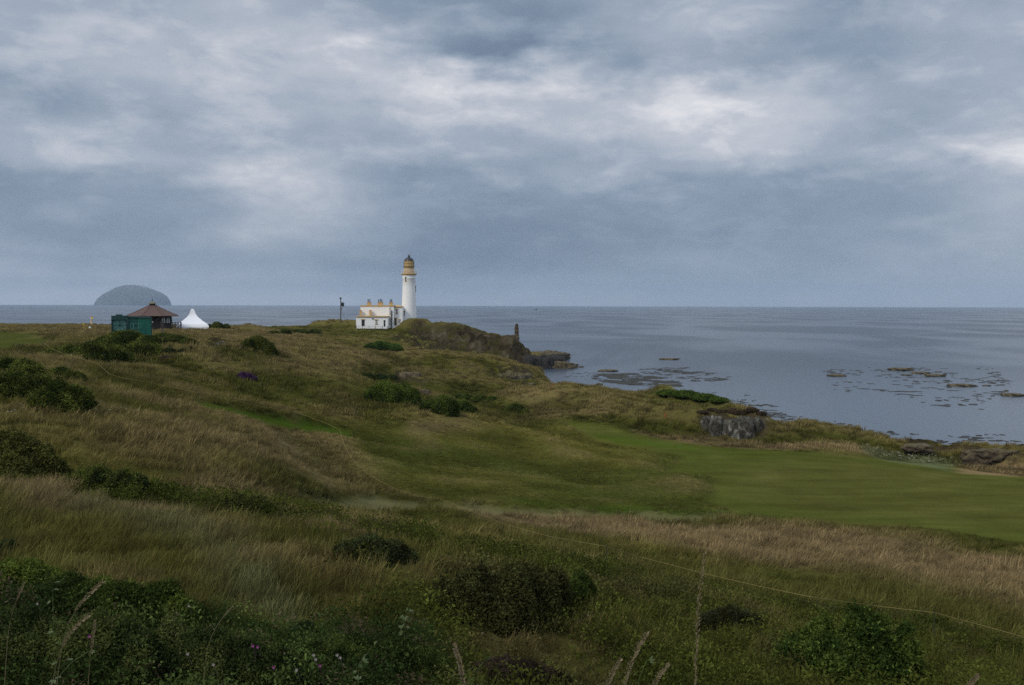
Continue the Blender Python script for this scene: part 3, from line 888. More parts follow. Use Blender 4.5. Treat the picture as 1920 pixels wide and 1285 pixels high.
def umbels():
    P = []
    for poly, cnt in (([(1610,838),(1700,850),(1800,868),(1740,876),(1640,852)], 90), ([(1330,805),(1420,812),(1400,822),(1340,818)], 25), ([(150,765),(280,780),(270,790),(160,785)], 14), ([(0,780),(50,785),(50,800),(0,800)], 8),
                      ([(600,1185),(700,1100),(900,1180),(1500,1240),(1300,1270),(640,1270)], 9)):
        W_ = [tuple(G(u, v)[:2]) for u, v in poly]
        xs, ys = [p[0] for p in W_], [p[1] for p in W_]
        k = 0
        while k < cnt:
            x, y = RNG.uniform(min(xs), max(xs)), RNG.uniform(min(ys), max(ys))
            if poly_sdf(np.array([x]), np.array([y]), W_)[0] > 0:
                P.append((x, y)); k += 1
    P = np.array(P); z = terrain(P[:, 0], P[:, 1])+RNG.uniform(.35, .75, len(P))
    n = len(P); d = np.hypot(P[:, 0], P[:, 1])
    s = np.clip(d/90, .16, 1.2)*RNG.uniform(.5, 1.2, n)
    scatter('wildflowers', C_UMBEL, np.column_stack([P, z]), np.zeros((n, 3)), np.stack([s, s, s], -1), np.tile([.42, .42, .34, 1], (n, 1)), np.zeros(n), RNG.integers(0, 3, n), 'small white umbel flowers scattered in the rough grass', 'wildflowers')
umbels()

# ------------------------------------------------------------------ bushes
def sphere_dirs(n, seed):
    i = np.arange(n)+.5
    ph = np.arccos(1-2*i/n); th = math.pi*(1+5**.5)*i
    return np.stack([np.cos(th)*np.sin(ph), np.sin(th)*np.sin(ph), np.cos(ph)], -1)
def uvsphere(nu, nv):
    V = [(0, 0, 1.0)]
    for j in range(1, nv):
        for i in range(nu):
            a, b = 2*math.pi*i/nu, math.pi*j/nv
            V.append((math.cos(a)*math.sin(b), math.sin(a)*math.sin(b), math.cos(b)))
    V.append((0, 0, -1.0))
    Fc = [(0, 1+i, 1+(i+1) % nu) for i in range(nu)]
    for j in range(nv-2):
        for i in range(nu):
            a, b = 1+j*nu+i, 1+j*nu+(i+1) % nu
            Fc += [(a, a+nu, b+nu), (a, b+nu, b)]
    last = len(V)-1; o = 1+(nv-2)*nu
    Fc += [(o+i, last, o+(i+1) % nu) for i in range(nu)]
    return np.array(V), np.array(Fc)
SPH = uvsphere(22, 14)
LOBES = []
def bush(name, label, cat, cols, leaf, colA, colB, group=None, dens=2.6, broad=False, cap=52000, dry=None, rough=.22, sink=.25):
    r = np.random.default_rng(abs(hash(label)) % 99991 if False else sum(ord(c) for c in label))
    lobes = []
    for (u, vt, vb, ru) in cols:
        g = G(u, vb)
        D = g[1]
        rx = ru/F_PX*D*1.15
        ry = rx*.9
        cxy = np.array([ray(u, vb)[0]*(D+ry*.7), D+ry*.7])
        gz = float(terrain(np.array([cxy[0]]), np.array([cxy[1]]))[0])
        top = at(u, vt, cxy[1])[2]
        H = max(top-gz, rx*.35)
        lobes.append((cxy[0], cxy[1], gz, rx, ry, H)); LOBES.append(lobes[-1])
    base = np.mean([l[:3] for l in lobes], 0)
    areas = np.array([4*math.pi*((l[3]*l[4])**1.6+(l[3]*l[5])**1.6*2)**(1/1.6)/3**(1/1.6)*.62 for l in lobes])
    tot = areas.sum(); per = leaf*leaf*(.55 if broad else .42)
    want = min(cap, int(tot*dens/per))
    leaf = leaf*max(1.0, math.sqrt(tot*dens/per/max(want, 1)))
    VV, FF, TT, nv = [], [], [], 0
    for li, l in enumerate(lobes):
        c = np.array([l[0], l[1], l[2]-l[5]*sink*.2]); R = np.array([l[3], l[4], l[5]*(1+sink*.2)])
        fr = 2.2/max(.25, min(R))
        def disp(P):
            return 1+rough*fbm3(P*fr*.55+li*3.7, 3, 7)
        # solid core, tinted darker than the leaves
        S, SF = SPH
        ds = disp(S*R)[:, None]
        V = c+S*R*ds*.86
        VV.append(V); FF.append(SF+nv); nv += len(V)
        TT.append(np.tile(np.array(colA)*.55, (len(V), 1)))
        k = max(40, int(want*areas[li]/tot))
        d = r.normal(size=(k, 3)); d[:, 2] = np.abs(d[:, 2])*1.0-.15*r.uniform(size=k); d /= np.linalg.norm(d, axis=1)[:, None]
        P0 = d*R
        dp = disp(P0)
        P = c+P0*(dp*(r.uniform(.84, 1.05, k)+.16*(r.uniform(size=k) < .10)*r.uniform(size=k)))[:, None]
        nrm = d/R; nrm /= np.linalg.norm(nrm, axis=1)[:, None]
        ax = nrm*.55+r.normal(size=(k, 3))*.75+np.array([0, 0, .30]); ax /= np.linalg.norm(ax, axis=1)[:, None]
        sd_ = np.cross(ax, nrm+r.normal(size=(k, 3))*.45); sd_ /= np.linalg.norm(sd_, axis=1)[:, None]
        s = leaf*r.uniform(.6, 1.35, k)[:, None]
        wd = .42 if broad else .30
        a, b, cc_ = P-sd_*s*wd, P+sd_*s*wd, P+ax*s*1.25
        T = np.stack([a, b, cc_], 1).reshape(-1, 3)
        VV.append(T); FF.append((np.arange(k*3).reshape(k, 3))+nv); nv += 3*k
        mixv = np.clip(.5+1.9*fbm3(P*fr*.5, 3, 3)+.9*(dp-1)/rough*.5+r.normal(0, .22, k), 0, 1)[:, None]
        col = np.array(colA)*(1-mixv)+np.array(colB)*mixv
        if dry is not None:
            dm = (r.uniform(size=k) < dry[1]*(1+1.5*fbm3(P*fr*.4+9, 2, 9)))[:, None]
            col = np.where(dm, np.array(dry[0]), col)
        col = col*r.uniform(.85, 1.65, (k, 1))
        TT.append(np.repeat(col, 3, 0))
    V = np.concatenate(VV); Fc = np.concatenate(FF); T = np.concatenate(TT)
    o = np_mesh(name, V, Fc, M['gorse'], loc=base, attrs={'tint': ('FLOAT_COLOR', np.concatenate([T, np.ones((len(T), 1))], 1))})
    return tag(o, label, cat, group)
GA, GB = (.024, .034, .008), (.088, .104, .022)
BA, BB = (.022, .022, .009), (.055, .056, .018)
LA, LB = (.022, .038, .009), (.060, .084, .017)
gg = 'dark gorse bushes on the slopes'
bush('gorse_thicket', 'broad dark green gorse thicket on the mound right in front of the green cabin', 'gorse bush',
     [(108,654,668,22),(138,650,674,25),(172,642,680,28),(203,630,652,22),(214,646,682,26),(243,622,646,24),(254,640,672,26),(280,629,656,22),(288,646,668,16),(225,622,642,18)], .10, GA, GB, gg, dens=3, rough=.3)
bush('gorse_thicket', 'low dark gorse strip below the brown-roofed pavilion, trailing off to the right of the cabin', 'gorse bush',
     [(306,626,640,20),(330,629,645,20),(352,635,646,14),(365,641,648,8)], .10, GA, (.07,.085,.020), gg, rough=.3)
bush('gorse_thicket', 'large dark gorse mass at the left edge of the view, below the yellow rope', 'gorse bush',
     [(10,674,702,30),(50,678,714,28),(18,700,748,40),(70,704,758,34),(110,714,766,30),(140,724,776,26),(165,738,773,14),(85,732,773,26),(112,690,712,22),(145,698,716,14),(-40,690,750,40)], .07, GA, GB, gg, dens=3, rough=.3)
bush('gorse_bush', 'tall dark olive gorse clump on the left edge, beside the low bramble bush', 'gorse bush',
     [(0,805,890,46),(40,815,896,42),(75,837,902,32),(104,862,906,24),(20,852,906,38),(125,884,908,16),(-50,800,880,45)], .05, (.024,.026,.008), (.075,.078,.020), gg, dens=3, rough=.3)
bush('bramble_bush', 'long low bramble bush with yellow-green shoots, between the two darkest gorse clumps on the left', 'bramble bush',
     [(160,876,915,22),(190,874,930,26),(225,882,936,26),(255,892,940,26),(290,902,942,20),(320,908,936,16)], .05, (.016,.022,.010), (.075,.092,.018), dens=2.6, dry=((.09,.12,.03), .06), rough=.35)
bush('gorse_bush', 'round dark gorse bush alone in the grass beside the end of the mown path', 'gorse bush',
     [(415,938,968,22),(450,928,978,30),(485,934,975,24),(505,947,972,13)], .045, (.014,.020,.010), (.062,.068,.018), gg, rough=.4)
bush('gorse_bush', 'dark thorny bush half sunk in the grass, up and left of the biggest thorn bush', 'gorse bush',
     [(655,1016,1056,28),(700,1008,1062,34),(740,1016,1056,26),(768,1032,1060,15)], .04, BA, (.045,.055,.022), gg, dry=((.075,.10,.03), .08), rough=.4)
bush('thorn_bush', 'biggest brownish olive thorn bush, low in the middle of the view', 'thorn bush',
     [(850,1080,1160,42),(900,1066,1175,46),(950,1062,1186,46),(1000,1060,1176,46),(1040,1072,1152,32),(930,1105,1190,46),(870,1108,1172,36)], .036, BA, BB, dry=((.06,.08,.022), .03), rough=.35, dens=2.8)
bush('leafy_bush', 'small fresh green leafy bush touching the right side of the biggest thorn bush', 'leafy bush',
     [(1088,1072,1130,20),(1078,1090,1142,22),(1105,1098,1135,14)], .035, (.022,.036,.009), (.045,.064,.015), broad=True, rough=.4)
bush('thorn_bush', 'low dark thorn bush just behind the tallest grass seed head', 'thorn bush',
     [(1360,1138,1192,36),(1400,1150,1192,26),(1328,1148,1192,22)], .036, BA, (.04,.046,.022), rough=.4)
bush('wild_rose_bush', 'bright green wild rose bush at the lower right, largest leafy bush of the bank', 'wild rose bush',
     [(1500,1182,1262,40),(1545,1166,1280,46),(1600,1148,1292,50),(1650,1164,1292,46),(1690,1190,1292,36),(1560,1196,1302,50),(1640,1206,1302,50),(1478,1208,1272,28)], .036, LA, LB, broad=True, dry=((.10,.15,.03), .05), rough=.42, dens=2.8)
bush('gorse_thicket', 'lush green gorse bank at the lower left, nearest row of gorse below the grassy slope', 'gorse bush',
     [(0,1050,1130,46),(60,1056,1140,48),(120,1078,1150,50),(180,1088,1165,50),(240,1094,1176,46),(300,1104,1182,46),(345,1118,1184,32),(378,1136,1190,20)], .040, (.024,.038,.009), (.080,.104,.020), gg, dens=3, rough=.35, cap=90000)
bush('gorse_bush', 'small dark gorse knob at the left edge, behind the lush gorse bank', 'gorse bush', [(12,1014,1046,22),(-20,1018,1050,22)], .03, GA, (.03,.045,.018), gg)
bush('gorse_thicket', 'closest gorse and bramble mass filling the bottom left corner', 'gorse bush',
     [(-30,1136,1300,70),(60,1146,1310,70),(150,1156,1320,70),(235,1168,1320,66),(320,1176,1320,64),(400,1188,1320,62),(470,1200,1320,58),(530,1216,1320,46)], .022, (.020,.032,.010), (.070,.086,.024), gg, dens=3, cap=150000, dry=((.10,.085,.055), .03), rough=.4)
bush('gorse_bush', 'little dark rounded gorse top poking out above the bottom bramble edge', 'gorse bush', [(570,1164,1222,24),(556,1180,1224,18),(590,1184,1224,16)], .025, (.012,.022,.010), (.026,.044,.018), gg)
bush('gorse_thicket', 'dark green gorse mass at the bottom edge, left of the pale leaning grass stem', 'gorse bush',
     [(610,1196,1290,52),(680,1198,1300,56),(745,1206,1300,54),(800,1222,1300,42),(838,1244,1300,26)], .025, (.020,.032,.009), (.066,.084,.020), gg, dens=3, cap=90000, rough=.4)
bush('thorn_bush', 'dull brown thorn bush cut by the bottom edge, right of the pale leaning grass stem', 'thorn bush',
     [(930,1240,1305,52),(990,1244,1305,46),(1040,1258,1305,30)], .028, (.024,.018,.013), (.055,.042,.028), rough=.4)
bush('leafy_bush', 'rounded green bush left of two in the grassy hollow below the heather hill', 'leafy bush',
     [(700,724,756,16),(725,717,760,24),(755,719,761,21),(775,730,754,12)], .12, (.026,.042,.009), (.082,.110,.020), rough=.3)
bush('leafy_bush', 'wide green bush right of two in the grassy hollow below the middle headland', 'leafy bush',
     [(805,750,773,16),(835,744,779,23),(865,750,776,20),(885,762,777,10),(862,739,753,18),(900,743,753,16),(922,743,753,9)], .12, (.024,.038,.009), (.076,.098,.020), rough=.3)
bush('leafy_bush', 'small dark green bush standing apart in the pale dune grass', 'leafy bush', [(950,763,777,10),(970,759,779,14),(985,767,779,8)], .12, GA, GB)
bush('leafy_bush', 'green bush on the grassy slope below the lighthouse yard', 'leafy bush', [(695,645,655,11),(715,641,659,17),(738,645,661,14),(748,651,659,7)], .18, (.022,.044,.010), (.060,.095,.020))
bush('gorse_bush', 'dark round gorse bush on top of the heather hill, right of the pale stones', 'gorse bush', [(465,636,656,12),(485,631,663,18),(505,643,669,12),(515,656,669,7)], .10, GA, (.070,.080,.018), gg)
bush('gorse_bush', 'small gorse bush on the skyline right of the white tent', 'gorse bush', [(392,609,616,7),(408,605,617,10),(424,608,617,7)], .18, GA, (.07,.082,.018), gg)
bush('gorse_bush', 'low dark gorse row on the skyline left of the lighthouse knoll', 'gorse bush', [(512,621,627,10),(535,618,627,10),(562,620,626,16),(590,618,626,10)], .2, GA, (.062,.076,.018), gg)
bush('gorse_bush', 'flat dark bush under the dark rock outcrop of the middle slope', 'gorse bush', [(690,701,713,13),(712,702,713,13),(735,704,712,9)], .15, GA, (.035,.05,.02), gg)
bush('gorse_bush', 'small dark gorse patch on the left shoulder of the heather hill', 'gorse bush', [(318,653,664,11),(345,655,662,10),(360,651,658,8)], .12, (.024,.026,.008), (.035,.045,.018), gg)
bush('bracken_patch', 'dark green bracken on the seaward side of the farther dune knoll', 'bracken', [(1250,741,752,18),(1285,738,758,22),(1320,743,764,22),(1348,754,768,15)], .14, (.026,.046,.009), (.075,.110,.020), sink=.1, rough=.3)
bush('heather_clump', 'bright purple heather clump on the face of the grassy hill', 'heather', [(455,699,714,10),(466,701,715,9),(478,706,714,5)], .10, (.035,.018,.040), (.095,.045,.115))
bush('heather_clump', 'dull mauve heather patch below the dark gorse shoulder', 'heather', [(310,668,677,9),(324,668,677,9)], .10, (.035,.022,.03), (.09,.05,.085))
bush('heather_clump', 'brownish purple heather lip hanging over the pale rock face', 'heather', [(1318,770,778,9),(1336,766,777,9),(1352,769,780,11),(1372,766,777,13),(1392,768,780,10),(1410,765,777,11),(1428,772,782,8)], .08, (.030,.026,.014), (.085,.062,.040), sink=.1, rough=.35)

grass_band('rough_grass', C_NEAR, 6, 8, 34, 17, .8, 1.3, 'long rough seeding grass on the slope nearest the viewer')
grass_band('meadow_grass', C_MID, 5, 34, 100, 4.6, .8, 1.35, 'long olive and hay coloured grass on the slopes round the fairway')
grass_band('dune_grass', C_FAR, 4, 100, 235, 1.5, .7, 1.15, 'rough grass over the dunes and far slopes')
grass_band('headland_grass', C_FAR, 4, 235, 345, .45, .6, 1.0, 'short rough grass on the lighthouse headland')


# ------------------------------------------------------------------ rocks
def rock(name, label, cat, c, R, mat, seed, group=None, res=34, amp=.45, freq=1.3, rz=0.0, flat=.6):
    S, SF = uvsphere(res, int(res*.7))
    q = S*freq
    cells = np.floor((fbm3(q*1.1+seed, 2, seed)+1)*5)/5
    d = 1+amp*(fbm3(q*1.7+seed*1.3, 4, seed+1, .6))+amp*.5*(cells-1)
    P = S*d[:, None]
    P[:, 2] = np.where(P[:, 2] > flat, flat+(P[:, 2]-flat)*.35, P[:, 2])
    P = P*np.array(R)
    ca_, sa = math.cos(rz), math.sin(rz)
    P = np.stack([P[:, 0]*ca_-P[:, 1]*sa, P[:, 0]*sa+P[:, 1]*ca_, P[:, 2]], -1)
    o = np_mesh(name, P, SF, mat, smooth=False)
    o.location = c
    return tag(o, label, cat, group)
def rock_px(label, u, v, w_, h, D, mat, seed, depth=1.0, name='rock', cat='rock', group=None, sea=False, **k):
    """rock whose base shows at pixel row v, w_ by h pixels at distance D"""
    if D is None: D = G(u, v)[1]
    s = D/F_PX
    p = at(u, v, D)
    zb = 0.0 if sea else p[2]
    return rock(name, label, cat, (p[0], D+w_*s*.5*depth*.5, zb), (w_*s*.5, w_*s*.5*depth, h*s*1.05), mat, seed, group, **k)
def seaD(v, u=1500):
    return -CAM_H/ray(u, v)[2]
# skerries off the shore
sk = 'weedy rocks awash off the shore'
for i, (u, v, w_, h, lab) in enumerate([
    (1257, 675, 40, 4.5, 'low tan skerry farthest out in the bay, alone on open water'),
    (1141, 697, 38, 5.5, 'tan rock at the head of the big kelp bed'),
    (1124, 722, 14, 5, 'small rock at the lower left tip of the kelp bed'),
    (1090, 689, 9, 3.5, 'tiny rock just off the tip of the castle headland'),
    (1571, 706, 38, 5, 'low tan skerry left of the longest reef'),
    (1694, 695, 46, 7, 'upper left hump of the longest reef, highest part of it'),
    (1728, 701, 34, 5, 'middle hump of the longest reef'),
    (1757, 706, 40, 6, 'lower right hump of the longest reef'),
    (1700, 704, 20, 3, 'small flat rock under the longest reef'),
    (1808, 725, 52, 6.5, 'broad tan skerry right of the longest reef, mottled with weed'),
    (1851, 724, 16, 2.5, 'little rock trailing off the right end of the broad skerry'),
    (1901, 743, 40, 7.5, 'tan skerry at the right edge of the view'),
    (1888, 733, 9, 2.5, 'tiny dark rock above the skerry at the right edge'),
    (1760, 698, 14, 2, 'thin reef remnant behind the longest reef')]):
    rock_px(lab, u, v, w_, h, seaD(v, u), M['rock_tan'], 30+i, depth=.75, name='skerry', group=sk, sea=True, res=26, amp=.5, freq=2.2, flat=.45)
# black rocks and reef at the tip of the castle headland
for i, (u, v, w_, h, D, mt, lab) in enumerate([
    (1008, 692, 60, 32, 302, 'rock_dark', 'black rock shelf at the foot of the ruined pillar'),
    (1038, 692, 56, 35, 305, 'rock_dark', 'highest black rock of the headland tip'),
    (1056, 692, 46, 17, 303, 'rock_tan', 'weed-topped rock in front of the highest black tip rock'),
    (1072, 691, 30, 8, 308, 'rock_tan', 'low outermost rock of the headland tip'),
    (988, 690, 44, 30, 300, 'rock_dark', 'dark boulder wedged under the cliff below the ruin'),
    (1064, 689, 40, 9, 310, 'rock_tan', 'low weedy tongue of rock reaching out to sea from the tip'),
    (1024, 673, 74, 19, 352, 'rock_tan', 'pale flat reef behind the black tip rocks'),
    (1048, 669, 40, 11, 362, 'rock_tan', 'far low end of the pale reef behind the tip')]):
    rock_px(lab, u, v, w_, h, D, M[mt], 60+i, depth=.5, name='shore_rock', cat='rock', res=40, amp=.5, freq=1.9)
# boulders in the cove under the middle headland
for i, (u, v, w_, h, D) in enumerate([(938,734,16,7,203),(952,730,12,6,206),(966,727,14,6,208),(980,726,12,5,210),(925,738,12,5,198),(995,722,16,5,214)]):
    rock_px('grey beach boulder in the cove under the middle headland cliff', u, v, w_, h, D, M['rock_ruin'], 80+i, name='boulder', group='boulders on the cove beach', res=16, amp=.35)
def rock_face(label, lumps, mat, seed):
    """craggy face made of fused blocks, backed into the knoll"""
    VV, FF, nv = [], [], 0
    S, SF = uvsphere(40, 28)
    o0 = None
    for i, (u, vb, w_, h, D) in enumerate(lumps):
        if D is None: D = G(u, vb-8)[1]+.5
        s_ = D/F_PX; p = at(u, vb, D)
        if o0 is None: o0 = p.copy()
        q = np.sign(S)*np.abs(S)**np.array([.7, .7, .55])     # blocky
        d = 1+.20*fbm3(S*2.4+i*5+seed, 4, seed+i, .6)-.16*np.abs(fbm3(S*np.array([4.5, 4.5, .9])+i*3, 3, seed+40+i))*2
        P = q*d[:, None]*np.array([w_*s_*.5, w_*s_*.42, h*s_])
        VV.append(P+np.array([p[0], D+w_*s_*.25, p[2]-.15*h*s_])-o0); FF.append(SF+nv); nv += len(S)
    o = np_mesh('rock_face', np.concatenate(VV), np.concatenate(FF), mat)
    o.location = tuple(o0)
    return tag(o, label, 'rock face')
rock_face('pale lichened crag with dark vertical clefts under the turf lip of the front dune knoll',
    [(1328,795,26,16,118.0),(1344,806,26,31,116.8),(1362,809,24,26,116.9),(1378,814,26,36,116.0),(1398,816,38,42,115.6),(1420,808,26,30,116.9),(1438,797,22,14,118.2)], M['rock_white'], 3)
M['rock_cliff'] = mat_rock('dark_mossy_cliff', [(.32, (.012, .010, .008)), (.48, (.040, .032, .020)), (.6, (.085, .070, .042)), (.72, (.2, .19, .16))], .8, .8)
rock_face('dark mossy cliff at the seaward end of the middle headland', [(924,727,26,24,216),(938,730,30,34,215.5),(955,730,34,40,215.5),(973,726,32,34,217),(988,720,26,22,219)], M['rock_cliff'], 11)
rock_px('brown grassy boulder between the two dune knolls on the shore line', 1497, 803, 48, 18, 131, M['rock_ruin'], 101, depth=.7, name='boulder', res=34, amp=.35)
rock_px('low brown rock ledge in the bank at the right end of the shore', 1722, 843, 62, 13, 113.5, M['rock_ruin'], 103, depth=.5, name='boulder', res=34, amp=.4)
rock_px('broken brown rocks in the bank nearest the right edge', 1855, 858, 90, 20, 104, M['rock_ruin'], 105, depth=.35, name='boulder', res=44, amp=.5, freq=2.2)
for i, (u, v, w_, h, lab) in enumerate([(415,651,26,13,'pale stones on the crest of the heather hill'),(448,652,12,6,'little pale stone left of the round gorse bush')]):
    rock_px(lab, u, v, w_, h, None, M['rock_white'], 110+i, depth=.8, name='stone', res=30, amp=.6, freq=3)
rock_px('dark outcrop on the slope above the two green bushes', 766, 710, 44, 16, None, M['rock_ruin'], 120, depth=.5, name='outcrop', res=34, amp=.45)
rock_px('pale scarred outcrop beside the left green bush of the hollow', 797, 744, 24, 18, None, M['rock_ruin'], 121, depth=.5, name='outcrop', res=30, amp=.45)

# kelp floating in the shallows
def kelp(label, poly, cnt, smin, smax, seed, clump=2.0):
    r = np.random.default_rng(seed)
    W_ = [(ray(u, v)[0]*seaD(v, u), seaD(v, u)) for u, v in poly]
    xs, ys = [p[0] for p in W_], [p[1] for p in W_]
    VV, FF, nv = [], [], 0
    S, SF = uvsphere(9, 5)
    got = 0; tries = 0
    while got < cnt and tries < cnt*60:
        tries += 1
        x, y = r.uniform(min(xs), max(xs)), r.uniform(min(ys), max(ys))
        if poly_sdf(np.array([x]), np.array([y]), W_)[0] < 0: continue
        if fbm(np.array([x]), np.array([y]), clump, 3, seed)[0] < r.uniform(-.25, .35): continue
        s = r.uniform(smin, smax)**1
        a = r.uniform(0, 3.14); ca_, sa = math.cos(a), math.sin(a)
        P = S*(1+.5*fbm3(S*2+got, 2, seed))[:, None]*np.array([s*r.uniform(.8, 1.8), s*r.uniform(.4, .9), .05+.03*s])
        P = np.stack([P[:, 0]*ca_-P[:, 1]*sa+x, P[:, 0]*sa+P[:, 1]*ca_+y, P[:, 2]], -1)
        VV.append(P); FF.append(SF+nv); nv += len(P); got += 1
    o = np_mesh('kelp', np.concatenate(VV), np.concatenate(FF), M['weed'])
    tag(o, label, 'kelp', kind='stuff')
kelp('dense brown kelp bed in the middle of the bay', [(1120,702),(1190,700),(1260,712),(1285,728),(1200,724),(1130,716),(1112,710)], 900, .35, 1.3, 3, 5)
kelp('thin kelp streaks trailing right of the dense bed', [(1180,694),(1280,688),(1370,706),(1360,715),(1260,716),(1200,704)], 260, .3, 1.1, 4, 7)
kelp('scattered kelp tufts off the dune knolls', [(1230,728),(1400,740),(1480,775),(1620,800),(1560,800),(1420,780),(1300,742)], 200, .2, .75, 5, 6)
kelp('thin kelp streaks among the skerries on the right', [(1540,688),(1680,690),(1860,688),(1900,720),(1860,770),(1700,756),(1560,730)], 330, .25, 1.2, 6, 9)
kelp('kelp fringe close under the right shore', [(1430,785),(1700,812),(1900,815),(1920,835),(1700,832),(1480,802)], 150, .2, .7, 7, 5)
kelp('dark weed bank behind the cove dunes', [(1000,718),(1095,721),(1100,726),(1050,728),(1000,724)], 150, .4, 1.3, 8, 6)
kelp('few weed tufts beside the headland tip', [(1060,700),(1150,696),(1120,712),(1060,714)], 30, .2, .7, 9, 6)

# ------------------------------------------------------------------ distant island with its cloud cap, and boats
def island():
    Dk = 16000.0
    prof = [(178,571.4),(181,568),(186,562),(189,556),(200,549),(212,543),(225,537),(240,533.5),(252,533),(268,535.5),(283,541),(300,547),(310,553),(317,560),(319,567),(320,571.4)]
    PX = np.array([at(u, v, Dk) for u, v in prof])
    n1_, n2_ = 150, 60
    PX[:, 0] = PX[8, 0]+(PX[:, 0]-PX[8, 0])*.955
    xs = np.linspace(PX[0, 0], PX[-1, 0], n1_)
    hz = np.interp(xs, PX[:, 0], PX[:, 2]-PX[0, 2])
    ys = np.linspace(-1, 1, n2_)
    X, Y = np.meshgrid(xs, ys, indexing='ij')
    t = (X-xs[0])/(xs[-1]-xs[0])*2-1
    wy = 560*np.sqrt(np.maximum(0, 1-t*t))+30
    YY = Y*wy
    Z = hz[:, None]*(1-np.abs(Y)**3.2)
    nz = fbm(X, YY*1.0, 160, 4, 55)
    Z = Z*(1+.10*nz*(1-np.abs(t))*np.abs(Y))-6*(np.abs(Y) > .99)
    V = np.stack([X, YY+Dk, Z-2], -1).reshape(-1, 3)
    idx = np.arange(n1_*n2_).reshape(n1_, n2_)
    Fc = np.stack([idx[:-1, :-1], idx[1:, :-1], idx[1:, 1:], idx[:-1, 1:]], -1).reshape(-1, 4)
    o = np_mesh('island', V, Fc, M['crag'], smooth=True, loc=(PX[8, 0], Dk, 0))
    tag(o, 'dome-shaped blue-grey island far out on the horizon with cloud on its summit', 'island')
island()
def cloud_cap():
    m = bpy.data.materials.new('summit_cloud'); m.use_nodes = True
    t = NT(m.node_tree)
    oc = t.n('ShaderNodeTexCoord').outputs['Object']
    g_ = t.noise(t.vm('MULTIPLY', oc, (1, 1, 1.6)), .006, 5, .6, .5)
    rr = t.n('ShaderNodeVectorMath', {'operation': 'LENGTH'}, i0=t.vm('MULTIPLY', oc, (1/520, 1/420, 1/80))).outputs['Value']
    d = t.m('MULTIPLY', t.rng(t.m('SUBTRACT', t.m('MULTIPLY', g_, .6), t.m('MULTIPLY', rr, .38)), .0, .30), .006)
    v = t.n('ShaderNodeVolumePrincipled', None, Color=(.80, .88, 1, 1), Density=d)
    t.n('ShaderNodeOutputMaterial', None, Volume=v.outputs[0])
    c = at(250, 541, 15990)
    S, SF = uvsphere(28, 16)
    o = np_mesh('cloud_cap', S*np.array([520, 420, 80]), SF, m, smooth=True)
    o.location = tuple(c)
    tag(o, 'wisp of cloud lying over the summit of the far island', 'cloud', kind='stuff')
cloud_cap()
def boat(label, u, D, L, mat, flip=1):
    x = ray(u, 575)[0]*D
    e = tag(empty('boat', (x, D, 0)), label, 'boat', 'small boats near the horizon')
    mb = MB()
    V, Fc = [], []
    secs = [(-.5, .11, .0, .14), (-.3, .14, -.02, .13), (0, .15, -.03, .13), (.3, .11, -.02, .16), (.5, .01, .05, .2)]
    for sx, hw, zb, zt in secs:
        V += [(sx*L*flip, -hw*L, zt*L), (sx*L*flip, -hw*L*.6, zb*L), (sx*L*flip, hw*L*.6, zb*L), (sx*L*flip, hw*L, zt*L)]
    for j in range(4):
        for i in range(3):
            Fc.append((j*4+i, j*4+i+1, j*4+i+5, j*4+i+4))
        Fc.append((j*4+3, j*4, j*4+4, j*4+7))
    Fc += [(0, 1, 2, 3), (19, 18, 17, 16)]
    mb.add(V, Fc).build('hull', mat, e)
    MB().box(.02*L*flip-.12*L, .02*L*flip+.14*L, -.08*L, .08*L, .12*L, .32*L).build('cabin', M['hulld'], e)
    MB().box(-.01*L, .01*L, -.01*L, .01*L, .32*L, .5*L).build('mast', M['black'], e)
boat('white boat with dark wheelhouse just right of the lighthouse tower', 784, 2600, 11, M['hull'])
boat('tiny dark boat on the horizon right of the ruin', 1005, 4200, 15, M['hulld'])
boat('tiny pale boat on the horizon between the lighthouse and the ruin', 892, 5200, 14, M['hull'], -1)

